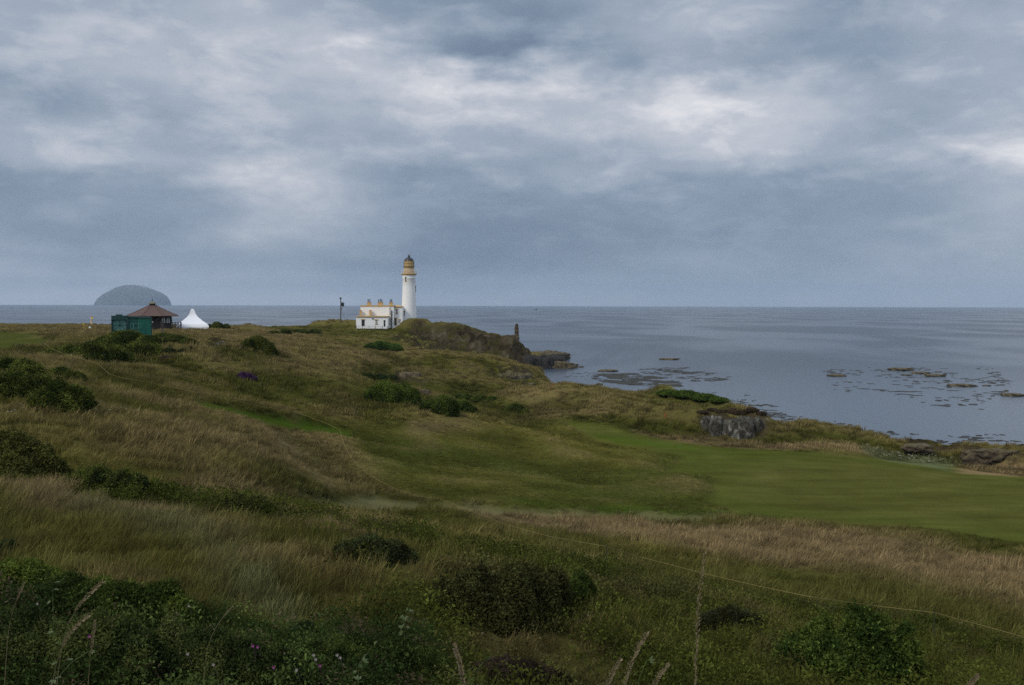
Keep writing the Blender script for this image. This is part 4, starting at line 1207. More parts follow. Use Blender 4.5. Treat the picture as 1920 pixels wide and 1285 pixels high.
# ------------------------------------------------------------------ lighthouse
def z_at(v, D, u=760): return at(u, v, D)[2]
def x_at(u, D): return ray(u, 600)[0]*D
def lighthouse():
    D = 325.0; s = D/F_PX
    cx_ = x_at(767, D)
    zb = 11.8
    e = tag(empty('lighthouse', (cx_, D, zb)), 'tall white lighthouse tower with ochre gallery and lantern and a black dome', 'lighthouse')
    Z = lambda v: z_at(v, D)-zb
    seg = 40
    MB().lathe([(14.6*s, 0), (14.0*s, Z(595)), (13.2*s, Z(570)), (12.3*s, Z(540)), (11.9*s, Z(522.5)), (12.25*s, Z(522)), (12.25*s, Z(521.4)), (11.9*s, Z(521)), (12.0*s, Z(516.4))], seg=seg).build('tower', M['white'], e, True)
    MB().lathe([(12.0*s, Z(516.4)+.004), (13.2*s, Z(515.8)), (14.4*s, Z(515)), (14.6*s, Z(513.6)), (14.2*s, Z(513.2))], seg=seg).build('gallery', M['ochre'], e, True)
    rl = MB()
    for k in range(28):
        a = 2*math.pi*k/28
        rl.tube([(13.9*s*math.cos(a), 13.9*s*math.sin(a), Z(513.2)), (13.9*s*math.cos(a), 13.9*s*math.sin(a), Z(506.4))], .035, 4)
    for vv in (506.4, 508.7, 511):
        ring = [(13.9*s*math.cos(2*math.pi*k/40), 13.9*s*math.sin(2*math.pi*k/40), Z(vv)) for k in range(41)]
        rl.tube(ring, .04, 4)
    rl.tube([(13.9*s, -1, Z(506.4)), (18.0*s, -1, Z(506.3))], .07, 4)
    rl.build('railing', M['whitetrim'], e)
    MB().lathe([(9.5*s, Z(513.2)+.003), (9.4*s, Z(501.4))], seg=24).build('lantern_base', M['ochre'], e, True)
    MB().lathe([(9.4*s, Z(501.4)+.003), (10.6*s, Z(501.2)), (10.6*s, Z(500.4)), (9.4*s, Z(500.2))], seg=24).build('catwalk', M['black'], e)
    ln = MB().lathe([(8.9*s, Z(500.2)), (8.8*s, Z(489.8))], seg=24)
    lo = ln.build('lantern_glazing', M['lantern'], e, True)
    bars = MB()
    for k in range(16):
        a = 2*math.pi*k/16
        b = a+2*math.pi/16
        r_ = 8.98*s
        P0 = (r_*math.cos(a), r_*math.sin(a), Z(500)); P1 = (r_*math.cos(b), r_*math.sin(b), Z(490))
        P2 = (r_*math.cos(b), r_*math.sin(b), Z(500)); P3 = (r_*math.cos(a), r_*math.sin(a), Z(490))
        bars.tube([P0, P1], .035, 4); bars.tube([P2, P3], .035, 4)
    bars.lathe([(9.0*s, Z(495.2)), (9.05*s, Z(494.8))], seg=24, cap=False)
    bars.build('astragal', M['ochre'], lo)
    hr = MB()
    for vv in (494.6, 490.5):
        ring = [(10.0*s*math.cos(2*math.pi*k/24), 10.0*s*math.sin(2*math.pi*k/24), Z(vv)) for k in range(25)]
        hr.tube(ring, .03, 4)
    for k in range(12):
        a = 2*math.pi*k/12
        hr.tube([(10.0*s*math.cos(a), 10.0*s*math.sin(a), Z(501)), (10.0*s*math.cos(a), 10.0*s*math.sin(a), Z(490.5))], .03, 4)
    hr.build('handrail', M['black'], e)
    dome = [(8.9*s, Z(489.8)+.003), (9.0*s, Z(489.2))]
    for k in range(1, 9):
        a = math.pi/2*k/9
        dome.append((8.5*s*math.cos(a), Z(489.2)+6.6*s*math.sin(a)))
    dome += [(2.4*s, Z(482.7)), (2.3*s, Z(481.5)), (1.9*s, Z(480)), (1.3*s, Z(478.5)), (.5*s, Z(477.6)), (.15*s, Z(476.5))]
    MB().lathe(dome, seg=28).build('dome', M['dome'], e, True)
    def win(u, v0, v1, wpx, ang):
        r_ = 14.0-(595-v0)*.028 if v0 < 595 else 14
        wi = empty('window', (0, 0, 0)); wi.parent = e
        nx, ny = math.sin(ang), -math.cos(ang)
        rr = (12.0+(v0-516)*.0255)*s
        wi.location = (nx*rr, ny*rr, Z((v0+v1)/2)); wi.rotation_euler[2] = ang
        h = (v1-v0)*s/2; q = wpx*s/2
        MB().box(-q, q, -.10, .25, -h, h).build('pane', M['glass'], wi)
        MB().box(-q*1.9, q*1.9, -.22, .25, h+.002, h+.22).build('lintel', M['ochre'], wi)
        MB().box(-q*1.9, q*1.9, -.22, .25, -h-.22, -h-.002).build('sill', M['ochre'], wi)
        MB().box(-q-.0, q+.0, -.13, -.101, -.04, .04).build('glazing_bar', M['whitetrim'], wi)
    win(762, 520.5, 527, 1.7, math.asin(-5/12.0))
    win(759.5, 583.5, 590.5, 1.7, math.asin(-7.5/13.6))
    win(778, 537, 545, 1.7, math.radians(84))
lighthouse()

def house():
    D0 = 318.0
    X = lambda u, D=D0: x_at(u, D)
    Zv = lambda v, D=D0: z_at(v, D)
    zb = 12.2
    cx_ = X(705)
    e = tag(empty('keepers_house', (cx_, D0, zb)), 'white flat-roofed keepers house with ochre chimneys joined to the lighthouse foot', 'house')
    def bx(u0, u1, y0, y1, v0, v1, D=D0, mb=None):
        mb = mb or MB()
        return mb.box(X(u0, D)-cx_, X(u1, D)-cx_, y0-D0, y1-D0, (zb if v1 is None else Zv(v1, D))-zb, Zv(v0, D)-zb)
    main = bx(676, 728, 318, 327, 575.0, None); main.build('main_block', M['white'], e)
    bx(728.02, 738.2, 317.35, 327, 575.0, None, 317.35).build('stair_block', M['white'], e)
    bx(675.7, 728.0, 317.85, 327.3, 572.6, 575.0-.01, 318).build('parapet', M['ochre'], e)
    bx(728.02, 738.6, 317.2, 327.3, 572.6, 575.0-.01, 317.3).build('parapet', M['ochre'], e)
    bx(738.22, 754.5, 319, 326, 576.4, None, 319).build('link_block', M['white'], e)
    mb = bx(738.62, 753.5, 318.7, 326.3, 574.6, 576.39, 319)
    mb.add([(X(739.2, 319)-cx_, 320-D0, Zv(574.5, 319)-zb), (X(752, 319)-cx_, 320-D0, Zv(574.5, 319)-zb), (X(752, 319)-cx_, 325-D0, Zv(574.5, 319)-zb), (X(739.2, 319)-cx_, 325-D0, Zv(574.5, 319)-zb),
            (X(740, 319)-cx_, 322-D0, Zv(572.2, 319)-zb), (X(747, 319)-cx_, 322-D0, Zv(572.2, 319)-zb)], [(0, 1, 5, 4), (1, 2, 5), (2, 3, 4, 5), (3, 0, 4)])
    mb.build('link_roof', M['ochre'], e)
    bx(667.6, 727.0, 313.2, 317.9, 594.8, None, 313.2).build('annex', M['white'], e)
    bx(667.2, 727.4, 312.9, 317.96, 593.0, 594.79, 313.0).build('annex_parapet', M['ochre'], e)
    def chim(u0, u1, D, vt, vb, pots, pv):
        b = bx(u0, u1, D, D+1.1, vt, vb, D)
        b.box(X(u0-.5, D)-cx_, X(u1+.5, D)-cx_, D-.12-D0, D+1.22-D0, Zv(vt, D)-zb+.002, Zv(vt-.9, D)-zb)
        c = b.build('chimney', M['ochre'], e)
        for pu, pvv in zip(pots, pv):
            w_ = .9*D/F_PX
            z0, z1 = Zv(vt-.9, D)-zb, Zv(pvv, D)-zb
            MB().lathe([(w_, z0), (w_*.8, z0+(z1-z0)*.8), (w_*1.05, z1-.1), (w_*.95, z1)], (X(pu, D)-cx_, D+.5-D0, 0), 10).build('chimney_pot', M['black'], c)
    chim(688.3, 695.2, 321, 568, 572.58, (690, 693.2), (561.2, 561.2))
    chim(708.2, 717.6, 321, 568, 572.58, (709.6, 712.6, 715.6), (562, 560.8, 561.2))
    chim(729.8, 736.2, 321, 568, 572.58, (731.4, 734.2), (562, 560.9))
    def pier(u0, u1, y0):
        b = bx(u0, u1, y0, y0+.9, 582.6, 592.98, y0)
        b.box(X(u0-.5, y0)-cx_, X(u1+.5, y0)-cx_, y0-.1-D0, y0+.98-D0, Zv(582.6, y0)-zb+.002, Zv(581.8, y0)-zb)
        b.build('chimney', M['ochre'], e)
    pier(674, 677.3, 316.6); pier(692.3, 696, 316.6)
    def opening(kind, u0, u1, v0, v1, D, mat, frame, sill=True, lint=None):
        o = empty(kind, (0, 0, 0)); o.parent = e
        uc = (u0+u1)/2
        px, pz = X(uc, D)-cx_, Zv((v0+v1)/2, D)-zb
        o.location = (px, D-D0, pz)
        h, q = (v1-v0)/2*D/F_PX, (u1-u0)/2*D/F_PX
        if kind == 'window':
            MB().box(-q, q, -.03, .02, -h, h).build('pane', mat, o)
            MB().box(-q, q, -.06, -.032, -.05, .05).box(-.04, .04, -.055, -.033, -h, -.052).box(-.04, .04, -.055, -.033, .052, h).build('glazing_bar', M['whitetrim'], o)
        else:
            MB().box(-q, q, -.04, .02, -h, h).box(-q*.75, q*.75, -.06, -.042, -h*.9, -h*.1).box(-q*.75, q*.75, -.06, -.042, h*.05, h*.9).build('door_leaf', mat, o)
            MB().box(q*.5, q*.7, -.12, -.062, -.08, .02).build('handle', M['whitetrim'], o)
        f = MB().box(-q-frame, q+frame, -.14, .02, h+.002, h+(lint or .28))
        f.build('lintel', M['ochre'], o)
        if kind == 'door' and frame > .2:
            MB().box(-q-frame, -q-.002, -.12, .02, -h, h).build('jamb', M['ochre'], o)
            MB().box(q+.002, q+frame, -.12, .02, -h, h).build('jamb', M['ochre'], o)
        if sill and kind == 'window':
            MB().box(-q-frame, q+frame, -.16, .02, -h-.16, -h-.002).build('sill', M['ochre'], o)
    opening('door', 678.0, 683.6, 600.2, 611.5, 313.18, M['black'], .15)
    opening('window', 704.3, 707.4, 600.6, 607.2, 313.18, M['glass'], .28)
    opening('door', 719.4, 722.4, 600.6, 612.4, 313.18, M['black'], .02, lint=.04)
    opening('door', 738.9, 743.0, 597.2, 610, 318.98, M['doorg'], .28)
    opening('window', 742.6, 745.3, 580.8, 588, 318.98, M['glass'], .2)
    opening('window', 747.6, 750.6, 600, 604.2, 318.98, M['glass'], .05)
    opening('window', 730.6, 731.9, 578.5, 589, 317.33, M['glass'], .08)
    opening('window', 730.6, 731.9, 598, 608, 317.33, M['glass'], .08)
    xx = X(733.9, 317.1)-cx_
    MB().tube([(xx, -.95, Zv(581.5)-zb), (xx, -.95, 0)], .15, 8).build('drainpipe', M['black'], e)
    lx = X(699, 313)-cx_
    MB().box(lx-.22, lx+.22, -5.1, -4.82, Zv(598.6, 313)-zb, Zv(597, 313)-zb).build('wall_light', M['black'], e)
house()

# fence and posts before the house
def wire_fence(label, us, D, h, group=None):
    x0 = x_at(us[0], D)
    e = tag(empty('wire_fence', (x0, D, float(terrain(np.array([x0]), np.array([D]))[0]))), label, 'fence')
    zs = [float(terrain(np.array([x_at(u, D)]), np.array([D]))[0])-e.location.z for u in us]
    for u, z in zip(us, zs):
        MB().tube([(x_at(u, D)-x0, 0, z-.3), (x_at(u, D)-x0, 0, z+h)], .07, 6).build('post', M['pole'], e)
    wr = MB()
    for q in (.45, .75, .97):
        wr.tube([(x_at(u, D)-x0, -.08, z+h*q) for u, z in zip(us, zs)], .02, 4)
    wr.build('wire', M['black'], e)
wire_fence('thin wire fence with dark posts across the lighthouse yard', [668, 680, 692, 704, 717, 726.3], 310.5, 1.35)

# signal pole
def signal_pole():
    D = 333.0; s = D/F_PX
    x = x_at(639, D); zb = float(terrain(np.array([x]), np.array([D]))[0])-.3
    e = tag(empty('signal_pole', (x, D, zb)), 'dark timber pole with bracket and lamp head on the knoll left of the lighthouse', 'pole')
    Z = lambda v: z_at(v, D)-zb
    MB().tube([(0, 0, 0), (0, 0, Z(560))], [.2, .15], 8).build('mast', M['pole'], e)
    MB().box(-.35, .25, -.25, .25, Z(561.5), Z(558.8)).box(-.1, .1, -.1, .1, Z(558.8)+.002, Z(558)).build('lamp_head', M['black'], e)
    MB().tube([(0, 0, Z(581)), (5.2*s, 0, Z(575)), (5.6*s, 0, Z(574.6)), (0, 0, Z(574.5))], .10, 6).build('bracket', M['pole'], e)
    MB().tube([(0, 0, Z(567.5)), (5*s, 0, Z(567.5))], .08, 6).build('bracket', M['pole'], e)
    MB().lathe([(.28, 0), (.55, .15), (.55, .9), (.3, 1.1)], (3.6*s, 0, Z(574)), 10).build('fog_horn', M['black'], e)
    MB().tube([(.1, 0, Z(578)), (9.5*s, 1.0, 0)], .03, 4).build('stay_wire', M['black'], e)
signal_pole()

# ruined castle wall on the headland
def ruin():
    D = 303.0; s = D/F_PX
    x = x_at(968, D); zb = z_at(652, D, 968)
    e = tag(empty('ruined_tower', (x, D, zb)), 'thin ruined stone pillar standing on the seaward end of the headland', 'ruin')
    def blk(prof, dep, seed):
        V, Fc = [], []
        n_ = 26
        vs = np.linspace(prof[0][0], prof[-1][0], n_)
        L = np.interp(vs, [p[0] for p in prof], [p[1] for p in prof]); R_ = np.interp(vs, [p[0] for p in prof], [p[2] for p in prof])
        rg = np.random.default_rng(seed)
        for i, vv in enumerate(vs):
            l, r_ = (L[i]-968+rg.normal(0, .35))*s, (R_[i]-968+rg.normal(0, .35))*s
            z = at(968, vv, D)[2]-zb
            dd = dep/2*(1+rg.normal(0, .1))
            for a, b in ((l, -dd), ((l+r_)/2, -dd*1.15), (r_, -dd), (r_, dd), ((l+r_)/2, dd*1.15), (l, dd)):
                V.append((a+rg.normal(0, .06), b+rg.normal(0, .06), z))
        for i in range(n_-1):
            for k in range(6):
                Fc.append((i*6+k, i*6+(k+1) % 6, (i+1)*6+(k+1) % 6, (i+1)*6+k))
        Fc += [tuple(range(6)), tuple(reversed(range((n_-1)*6, n_*6)))]
        return MB().add(V, Fc)
    blk([(607.3, 967.5, 970), (609, 965.6, 971.5), (614, 965, 972), (625, 964.6, 973), (634, 965.5, 973.6), (645, 963, 974), (668, 958, 979)], 1.6, 1).build('pillar', M['rock_ruin'], e)
    blk([(628, 960, 966), (634, 952, 966), (642, 938, 966), (662, 930, 966)], 1.3, 2).build('broken_wall', M['rock_ruin'], e)
ruin()

# ------------------------------------------------------------------ pavilion, cabin, tent
def pavilion():
    D = 216.0; s = D/F_PX
    x = x_at(286, D); zb = z_at(617.5, D, 286)
    e = tag(empty('pavilion', (x, D, zb)), 'octagonal dark timber pavilion with wide brown tiled roof and little cupola', 'pavilion')
    Z = lambda v: z_at(v, D, 286)-zb
    ap = 4.0
    e.rotation_euler[2] = -math.atan2(x, D)
    rc_ = ap/math.cos(math.pi/8)
    MB().lathe([(rc_+.7, -.9), (rc_+.7, 0)], seg=8, a0=math.pi/8).build('deck', M['timber'], e)
    wl = MB().lathe([(rc_, .002), (rc_, Z(592.5))], seg=8, a0=math.pi/8)
    wl.build('wall', M['timber'], e)
    er = 49.5*s
    rf = MB().lathe([(er-.35, Z(593.2)), (er, Z(592.6)), (er, Z(592.0)), (er*.62, Z(584.4)), (er*.30, Z(577.0)), (er*.14, Z(573.0))], seg=8, a0=math.pi/8)
    r_ = rf.build('roof', M['shingle'], e)
    hips = MB()
    for k in range(8):
        a = math.pi/8+k*math.pi/4
        hips.tube([(er*math.cos(a), er*math.sin(a), Z(591.9)), (er*.62*math.cos(a), er*.62*math.sin(a), Z(584.2)), (er*.30*math.cos(a), er*.30*math.sin(a), Z(576.8)), (er*.14*math.cos(a), er*.14*math.sin(a), Z(572.9))], .07, 5)
    hips.build('ridge_tile', M['shingle'], r_)
    MB().lathe([(.69, Z(573.4)), (.69, Z(569.8))], seg=8, a0=math.pi/8).build('cupola', M['timber'], e)
    MB().lathe([(.98, Z(569.9)), (.98, Z(569.4)), (.5, Z(567.2)), (.08, Z(565.7))], seg=8, a0=math.pi/8).build('cupola_roof', M['mossy'], e)
    MB().tube([(0, 0, Z(566)), (0, 0, Z(562)), (0, 0, Z(558.4))], [.08, .06, .03], 6).build('finial', M['black'], e)
    # arched windows in the front right and the side faces
    for ang, offs in ((math.pi/4, (-.80, .62)), (math.pi/2, (-.9, .9))):
        for off in offs:
            wi = empty('window', (math.sin(ang)*ap+math.cos(ang)*off, -math.cos(ang)*ap+math.sin(ang)*off, Z(606))); wi.rotation_euler[2] = ang; wi.parent = e
            hw, h = .56, (606-594.2)*s-.56
            arc = [(hw*math.cos(a), h+hw*.9*math.sin(a)) for a in np.linspace(0, math.pi, 13)]
            out = [(-hw, 0), (hw, 0)]+arc
            V = [(p_[0], -.03, p_[1]) for p_ in out]+[(p_[0], .02, p_[1]) for p_ in out]
            m_ = len(out)
            Fc = [tuple(range(m_)), tuple(reversed(range(m_, 2*m_)))]+[(i, i+m_, (i+1) % m_+m_, (i+1) % m_) for i in range(m_)]
            MB().add(V, Fc).build('pane', M['pavglass'], wi)
            fr = MB(); fr.tube([(-hw, -.05, 0), (hw, -.05, 0), (hw, -.05, h)]+[(p_[0], -.05, p_[1]) for p_ in arc]+[(-hw, -.05, 0)], .06, 4)
            fr.box(-.04, .04, -.09, -.04, .05, h+.4).build('window_frame', M['timber'], wi)
    # deck and braced railing on the right, seaward side
    dk = MB().box(ap+.75, 6.1, -2.2, 3.2, -.5, Z(615.5)); dk.build('terrace', M['timber'], e)
    rl = MB()
    zt, z0 = Z(604.8), Z(615.5)
    xs_ = [4.15, 4.75, 5.4, 6.05]
    for q in xs_:
        rl.box(q-.07, q+.07, -2.2, -2.06, z0+.002, zt+.1)
    for a, b in zip(xs_[:-1], xs_[1:]):
        rl.tube([(a, -2.13, z0+.1), (b, -2.13, zt-.12)], .045, 4); rl.tube([(b, -2.10, z0+.1), (a, -2.10, zt-.12)], .045, 4)
    rl.box(4.05, 6.12, -2.22, -2.04, zt-.08, zt+.02)
    for q in (-.9, .4, 1.7, 3.0):
        rl.box(5.98, 6.12, q-.07, q+.07, z0+.002, zt+.1)
    rl.box(5.97, 6.13, -2.03, 3.1, zt-.075, zt+.015)
    rl.build('railing', M['timber'], e)
    MB().box(-.35, .15, -ap-.05, -ap-.01, Z(605), Z(602)).build('notice', M['whitetrim'], e)
M['pavglass'] = mat_simple('pale_window_pane', (.42, .46, .46), .3, .1)  # panes get one plain pale colour
pavilion()

def cabin():
    D = 150.0; s = D/F_PX
    x = x_at(246, D); zb = float(terrain(np.array([x]), np.array([D]))[0])-.1
    e = tag(empty('cabin', (x, D, zb)), 'dark green steel cabin with a pale screened opening and a bright green container end', 'cabin')
    Z = lambda v: z_at(v, D, 246)-zb
    e.rotation_euler[2] = -math.atan2(x, D)
    X = lambda u: (x_at(u, D)-x)*1.0
    MB().box(X(212.2), X(238.6), .3, 3.0, 0, Z(600)).box(X(211.4), X(239.4), 0, 3.2, Z(600)+.002, Z(592.2)).box(X(211.4), X(213.0), -.02, 3.1, 0, Z(600)).box(X(238), X(239.4), -.02, 3.1, 0, Z(600)).build('body', M['dteal'], e)
    sc = MB().box(X(214.2), X(237.4), .2, .28, Z(619.5), Z(600.6)).build('screen', M['mesh'], e)
    fr = MB()
    for a, b in ((214.2, 237.4), (237.4, 214.2)):
        fr.tube([(X(a), .17, Z(619)), (X(b), .17, Z(601))], .022, 4)
    fr.tube([(X(225.8), .15, Z(619)), (X(225.8), .15, Z(601))], .03, 4).tube([(X(214.5), .15, Z(610)), (X(237.2), .15, Z(610))], .025, 4)
    fr.build('brace', M['dteal'], sc)
    MB().box(X(219), X(230.8), .8, 2.0, Z(592.2)+.002, Z(590.0)).build('roof_box', M['dteal'], e)
    MB().box(X(239.6), X(257.2), .25, 3.0, 0, Z(596)).build('middle_bay', M['tealm'], e)
    MB().box(X(239.42), X(257.6), .1, 3.1, Z(596)+.002, Z(593.6)).box(X(238.8), X(241.6), -.1, .3, Z(594.6), Z(592.9)).build('canopy', M['dteal'], e)
    gf = MB()
    for u0, u1, v0, v1 in ((244.4, 249.2, 606.2, 616), (249.6, 258.6, 606.2, 616), (258.9, 263.4, 606.8, 615.6)):
        for a, b, c_, d_ in ((u0, u1, v0, v0+.7), (u0, u1, v1-.7, v1), (u0, u0+.7, v0+.7, v1-.7), (u1-.7, u1, v0+.7, v1-.7)):
            gf.box(X(a), X(b), -.62, -.56, Z(d_)+.001, Z(c_)-.001)
        gf.box(X(u0+.2), X(u0+.6), -.6, -.58, 0, Z(616.1))
    gf.build('barrier', M['mesh'], e)
    MB().box(X(257.8), X(280.4), -.2, 3.0, 0, Z(597.2)).build('container', M['teal'], e)
    MB().box(X(257.7), X(281), -.3, 3.1, Z(597.2)+.002, Z(594.6)).box(X(280.42), X(282.4), -.3, 3.0, 0, Z(597.2)).build('container_rim', M['dteal'], e)
    rb = MB()
    for k in range(1, 9):
        u = 257.8+k*2.5
        rb.box(X(u)-.03, X(u)+.03, -.225, -.203, .1, Z(597.6))
    rb.build('corrugation', M['teal'], e)
M['tealm'] = mat_simple('mid_green_panel', (.005, .080, .062), .55, .2, 1.5)
cabin()

def tent():
    D = 226.0; s = D/F_PX
    x = x_at(361.0, D); zb = z_at(616, D, 361)
    e = tag(empty('tent', (x, D, zb)), 'white peaked marquee tent with sweeping sides beside the pavilion', 'tent')
    Z = lambda v: z_at(v, D, 361)-zb
    prof = [(613, 29), (609, 27.5), (607, 25.5), (604.5, 21.7), (602, 18.0), (599, 14.8), (596.7, 12), (594, 9.3), (591.5, 7.2), (588.5, 5.7), (586, 4.7), (583, 3.7), (580.8, 3.0)]
    q = math.sqrt(2)
    mb = MB()
    V, Fc = [], []
    K_ = 8
    for v_, hw in prof:       # square plan, curved valance between the corners
        h = hw*s
        for side in range(4):
            a = side*math.pi/2
            for k in range(K_):
                tt = -1+2*k/K_
                inn = h*(1-.05*(1-tt*tt))
                px, py = inn, h*tt
                V.append((px*math.cos(a)-py*math.sin(a), px*math.sin(a)+py*math.cos(a), Z(v_)))
    m_ = 4*K_
    for j in range(len(prof)-1):
        for i in range(m_):
            Fc.append((j*m_+i, j*m_+(i+1) % m_, (j+1)*m_+(i+1) % m_, (j+1)*m_+i))
    Fc.append(tuple((len(prof)-1)*m_+i for i in range(m_)))
    o = mb.add(V, Fc).build('canopy', M['tent'], e, True)
    h = 28.4*s
    MB().box(-h, h, -h, h, -.9, Z(613)-.002).build('side_wall', M['tent'], e)
    e.rotation_euler[2] = -math.atan2(x, D)
    MB().lathe([(.32, Z(580.8)+.002), (.22, Z(580.0)), (.03, Z(579.4))], seg=10).build('peak_cap', M['tent'], e)
tent()

def post_sign():
    D = 140.0
    g = at(304.5, 624, D); zt = z_at(602, D, 304)
    e = tag(empty('sign_post', (g[0], D, g[2]-.3)), 'short dark post with a small board beside the green cabin', 'sign post')
    h = zt-g[2]+.3
    MB().box(-.10, .10, -.08, .08, 0, h).build('post', M['pole'], e)
    MB().box(-.22, .22, -.13, -.085, h-1.0, h-.15).build('board', M['timber'], e)
post_sign()
def marker_post():
    D = 285.0; s = D/F_PX
    g = at(171.5, 606.5, D)
    e = tag(empty('marker_post', (g[0], D, g[2]-.3)), 'slim tan marker post with white and yellow head and red cap on the skyline', 'marker post')
    Z = lambda v: z_at(v, D, 171)-g[2]+.3
    MB().lathe([(.24, 0), (.19, Z(598))], seg=10).build('shaft', M['cream'], e)
    MB().lathe([(.21, Z(598)+.002), (.25, Z(595.2))], seg=10).build('collar', M['whitetrim'], e)
    MB().box(.1, .55, -.27, .1, Z(597.8), Z(594.8)).build('box', M['yellow'], e)
    MB().lathe([(.2, Z(595.2)+.002), (.17, Z(593.6)), (.04, Z(592.6))], seg=10).build('cap', M['redp'], e)
marker_post()
def golf_flag():
    D = 240.0; s = D/F_PX
    g = G(157.5, 618)
    D = g[1]; s = D/F_PX
    e = tag(empty('golf_flag', tuple(g)), 'yellow golf flag on its pin on the far left green', 'golf flag')
    h = 11.5*s
    MB().tube([(0, 0, 0), (0, 0, h)], .035, 6).build('pin', M['yellow'], e)
    V, Fc = [], []
    for i in range(7):
        xx = -i/6*2.4*s*1.1
        yy = .12*math.sin(i*1.3)
        V += [(xx, yy, h-.02), (xx, yy, h-4.6*s+abs(xx)*.3), (xx, yy+.02, h-.02), (xx, yy+.02, h-4.6*s+abs(xx)*.3)]
    for i in range(6):
        a, b = i*4, i*4+4
        Fc += [(a, b, b+1, a+1), (a+2, a+3, b+3, b+2), (a, a+2, b+2, b), (a+1, b+1, b+3, a+3)]
    MB().add(V, Fc).build('flag', M['yellow'], e)
golf_flag()
g = G(168.5, 618)
tag(MB().lathe([(.02, 0), (.2, .05), (.26, .25), (.18, .45), (.02, .52)], tuple(g), 12).build('tee_marker', M['whitetrim'], smooth=True), 'small white tee marker right of the yellow golf flag', 'tee marker')
for u, v, lab, hh in ((1247, 789, 'red stake left of the white rock face', 8), (1554, 842, 'red stake in the grass bank at the edge of the fairway', 9), (1035, 727, 'red stake on the crest of the cove dunes', 6)):
    g = G(u, v); s = g[1]/F_PX
    MB_ = MB().tube([(g[0], g[1], g[2]-.1), (g[0]+.03, g[1], g[2]+hh*s)], [.045, .04], 6)
    tag(MB_.build('hazard_stake', M['redp']), lab, 'stake', 'red hazard stakes along the shore')

# ------------------------------------------------------------------ rope line
def rope_line():
    K1 = [(84,645,1),(95,653),(106,659),(115,663),(150,672),(185,684),(205,702),(228,709),(250,712,1),(290,720),(330,730),(372,737,1),(420,748),(480,762),(550,773,1),(600,790),(637,808,1),
          (645,835),(660,862),(680,882,1),(710,903),(742,917,1),(785,931),(830,938,1),(880,958),(950,985),(1030,1006),(1137,1025,1),(1200,1045),(1320,1076),(1430,1101),(1520,1120),(1640,1137),(1752,1149,1),(1830,1170),(1920,1195),(2000,1220),(2100,1240,1)]
    P = []
    for q in K1:
        dz = .92 if len(q) == 3 else .78
        p = G(q[0], q[1], dz); p[2] += dz
        P.append(p)
    A = np.array(P)
    # smooth the ground-following jitter in depth
    A2 = A.copy()
    e = empty('rope_line', tuple(A[0]-np.array([0, 0, .8])))
    tag(e, 'long thin yellow crowd rope strung low across the slopes from upper left to lower right', 'rope')
    org = np.array(e.location)
    MB().tube([tuple(p-org) for p in A2], [max(.0055, .00009*np.hypot(p[0], p[1])) for p in A2], 5).build('rope', M['rope'], e)
    for q, p in zip(K1, P):
        if len(q) == 3:
            b = p-org
            MB().tube([(b[0], b[1], b[2]-.95), (b[0], b[1], b[2]+.03)], .012, 6).build('stake', M['stake'], e)
rope_line()

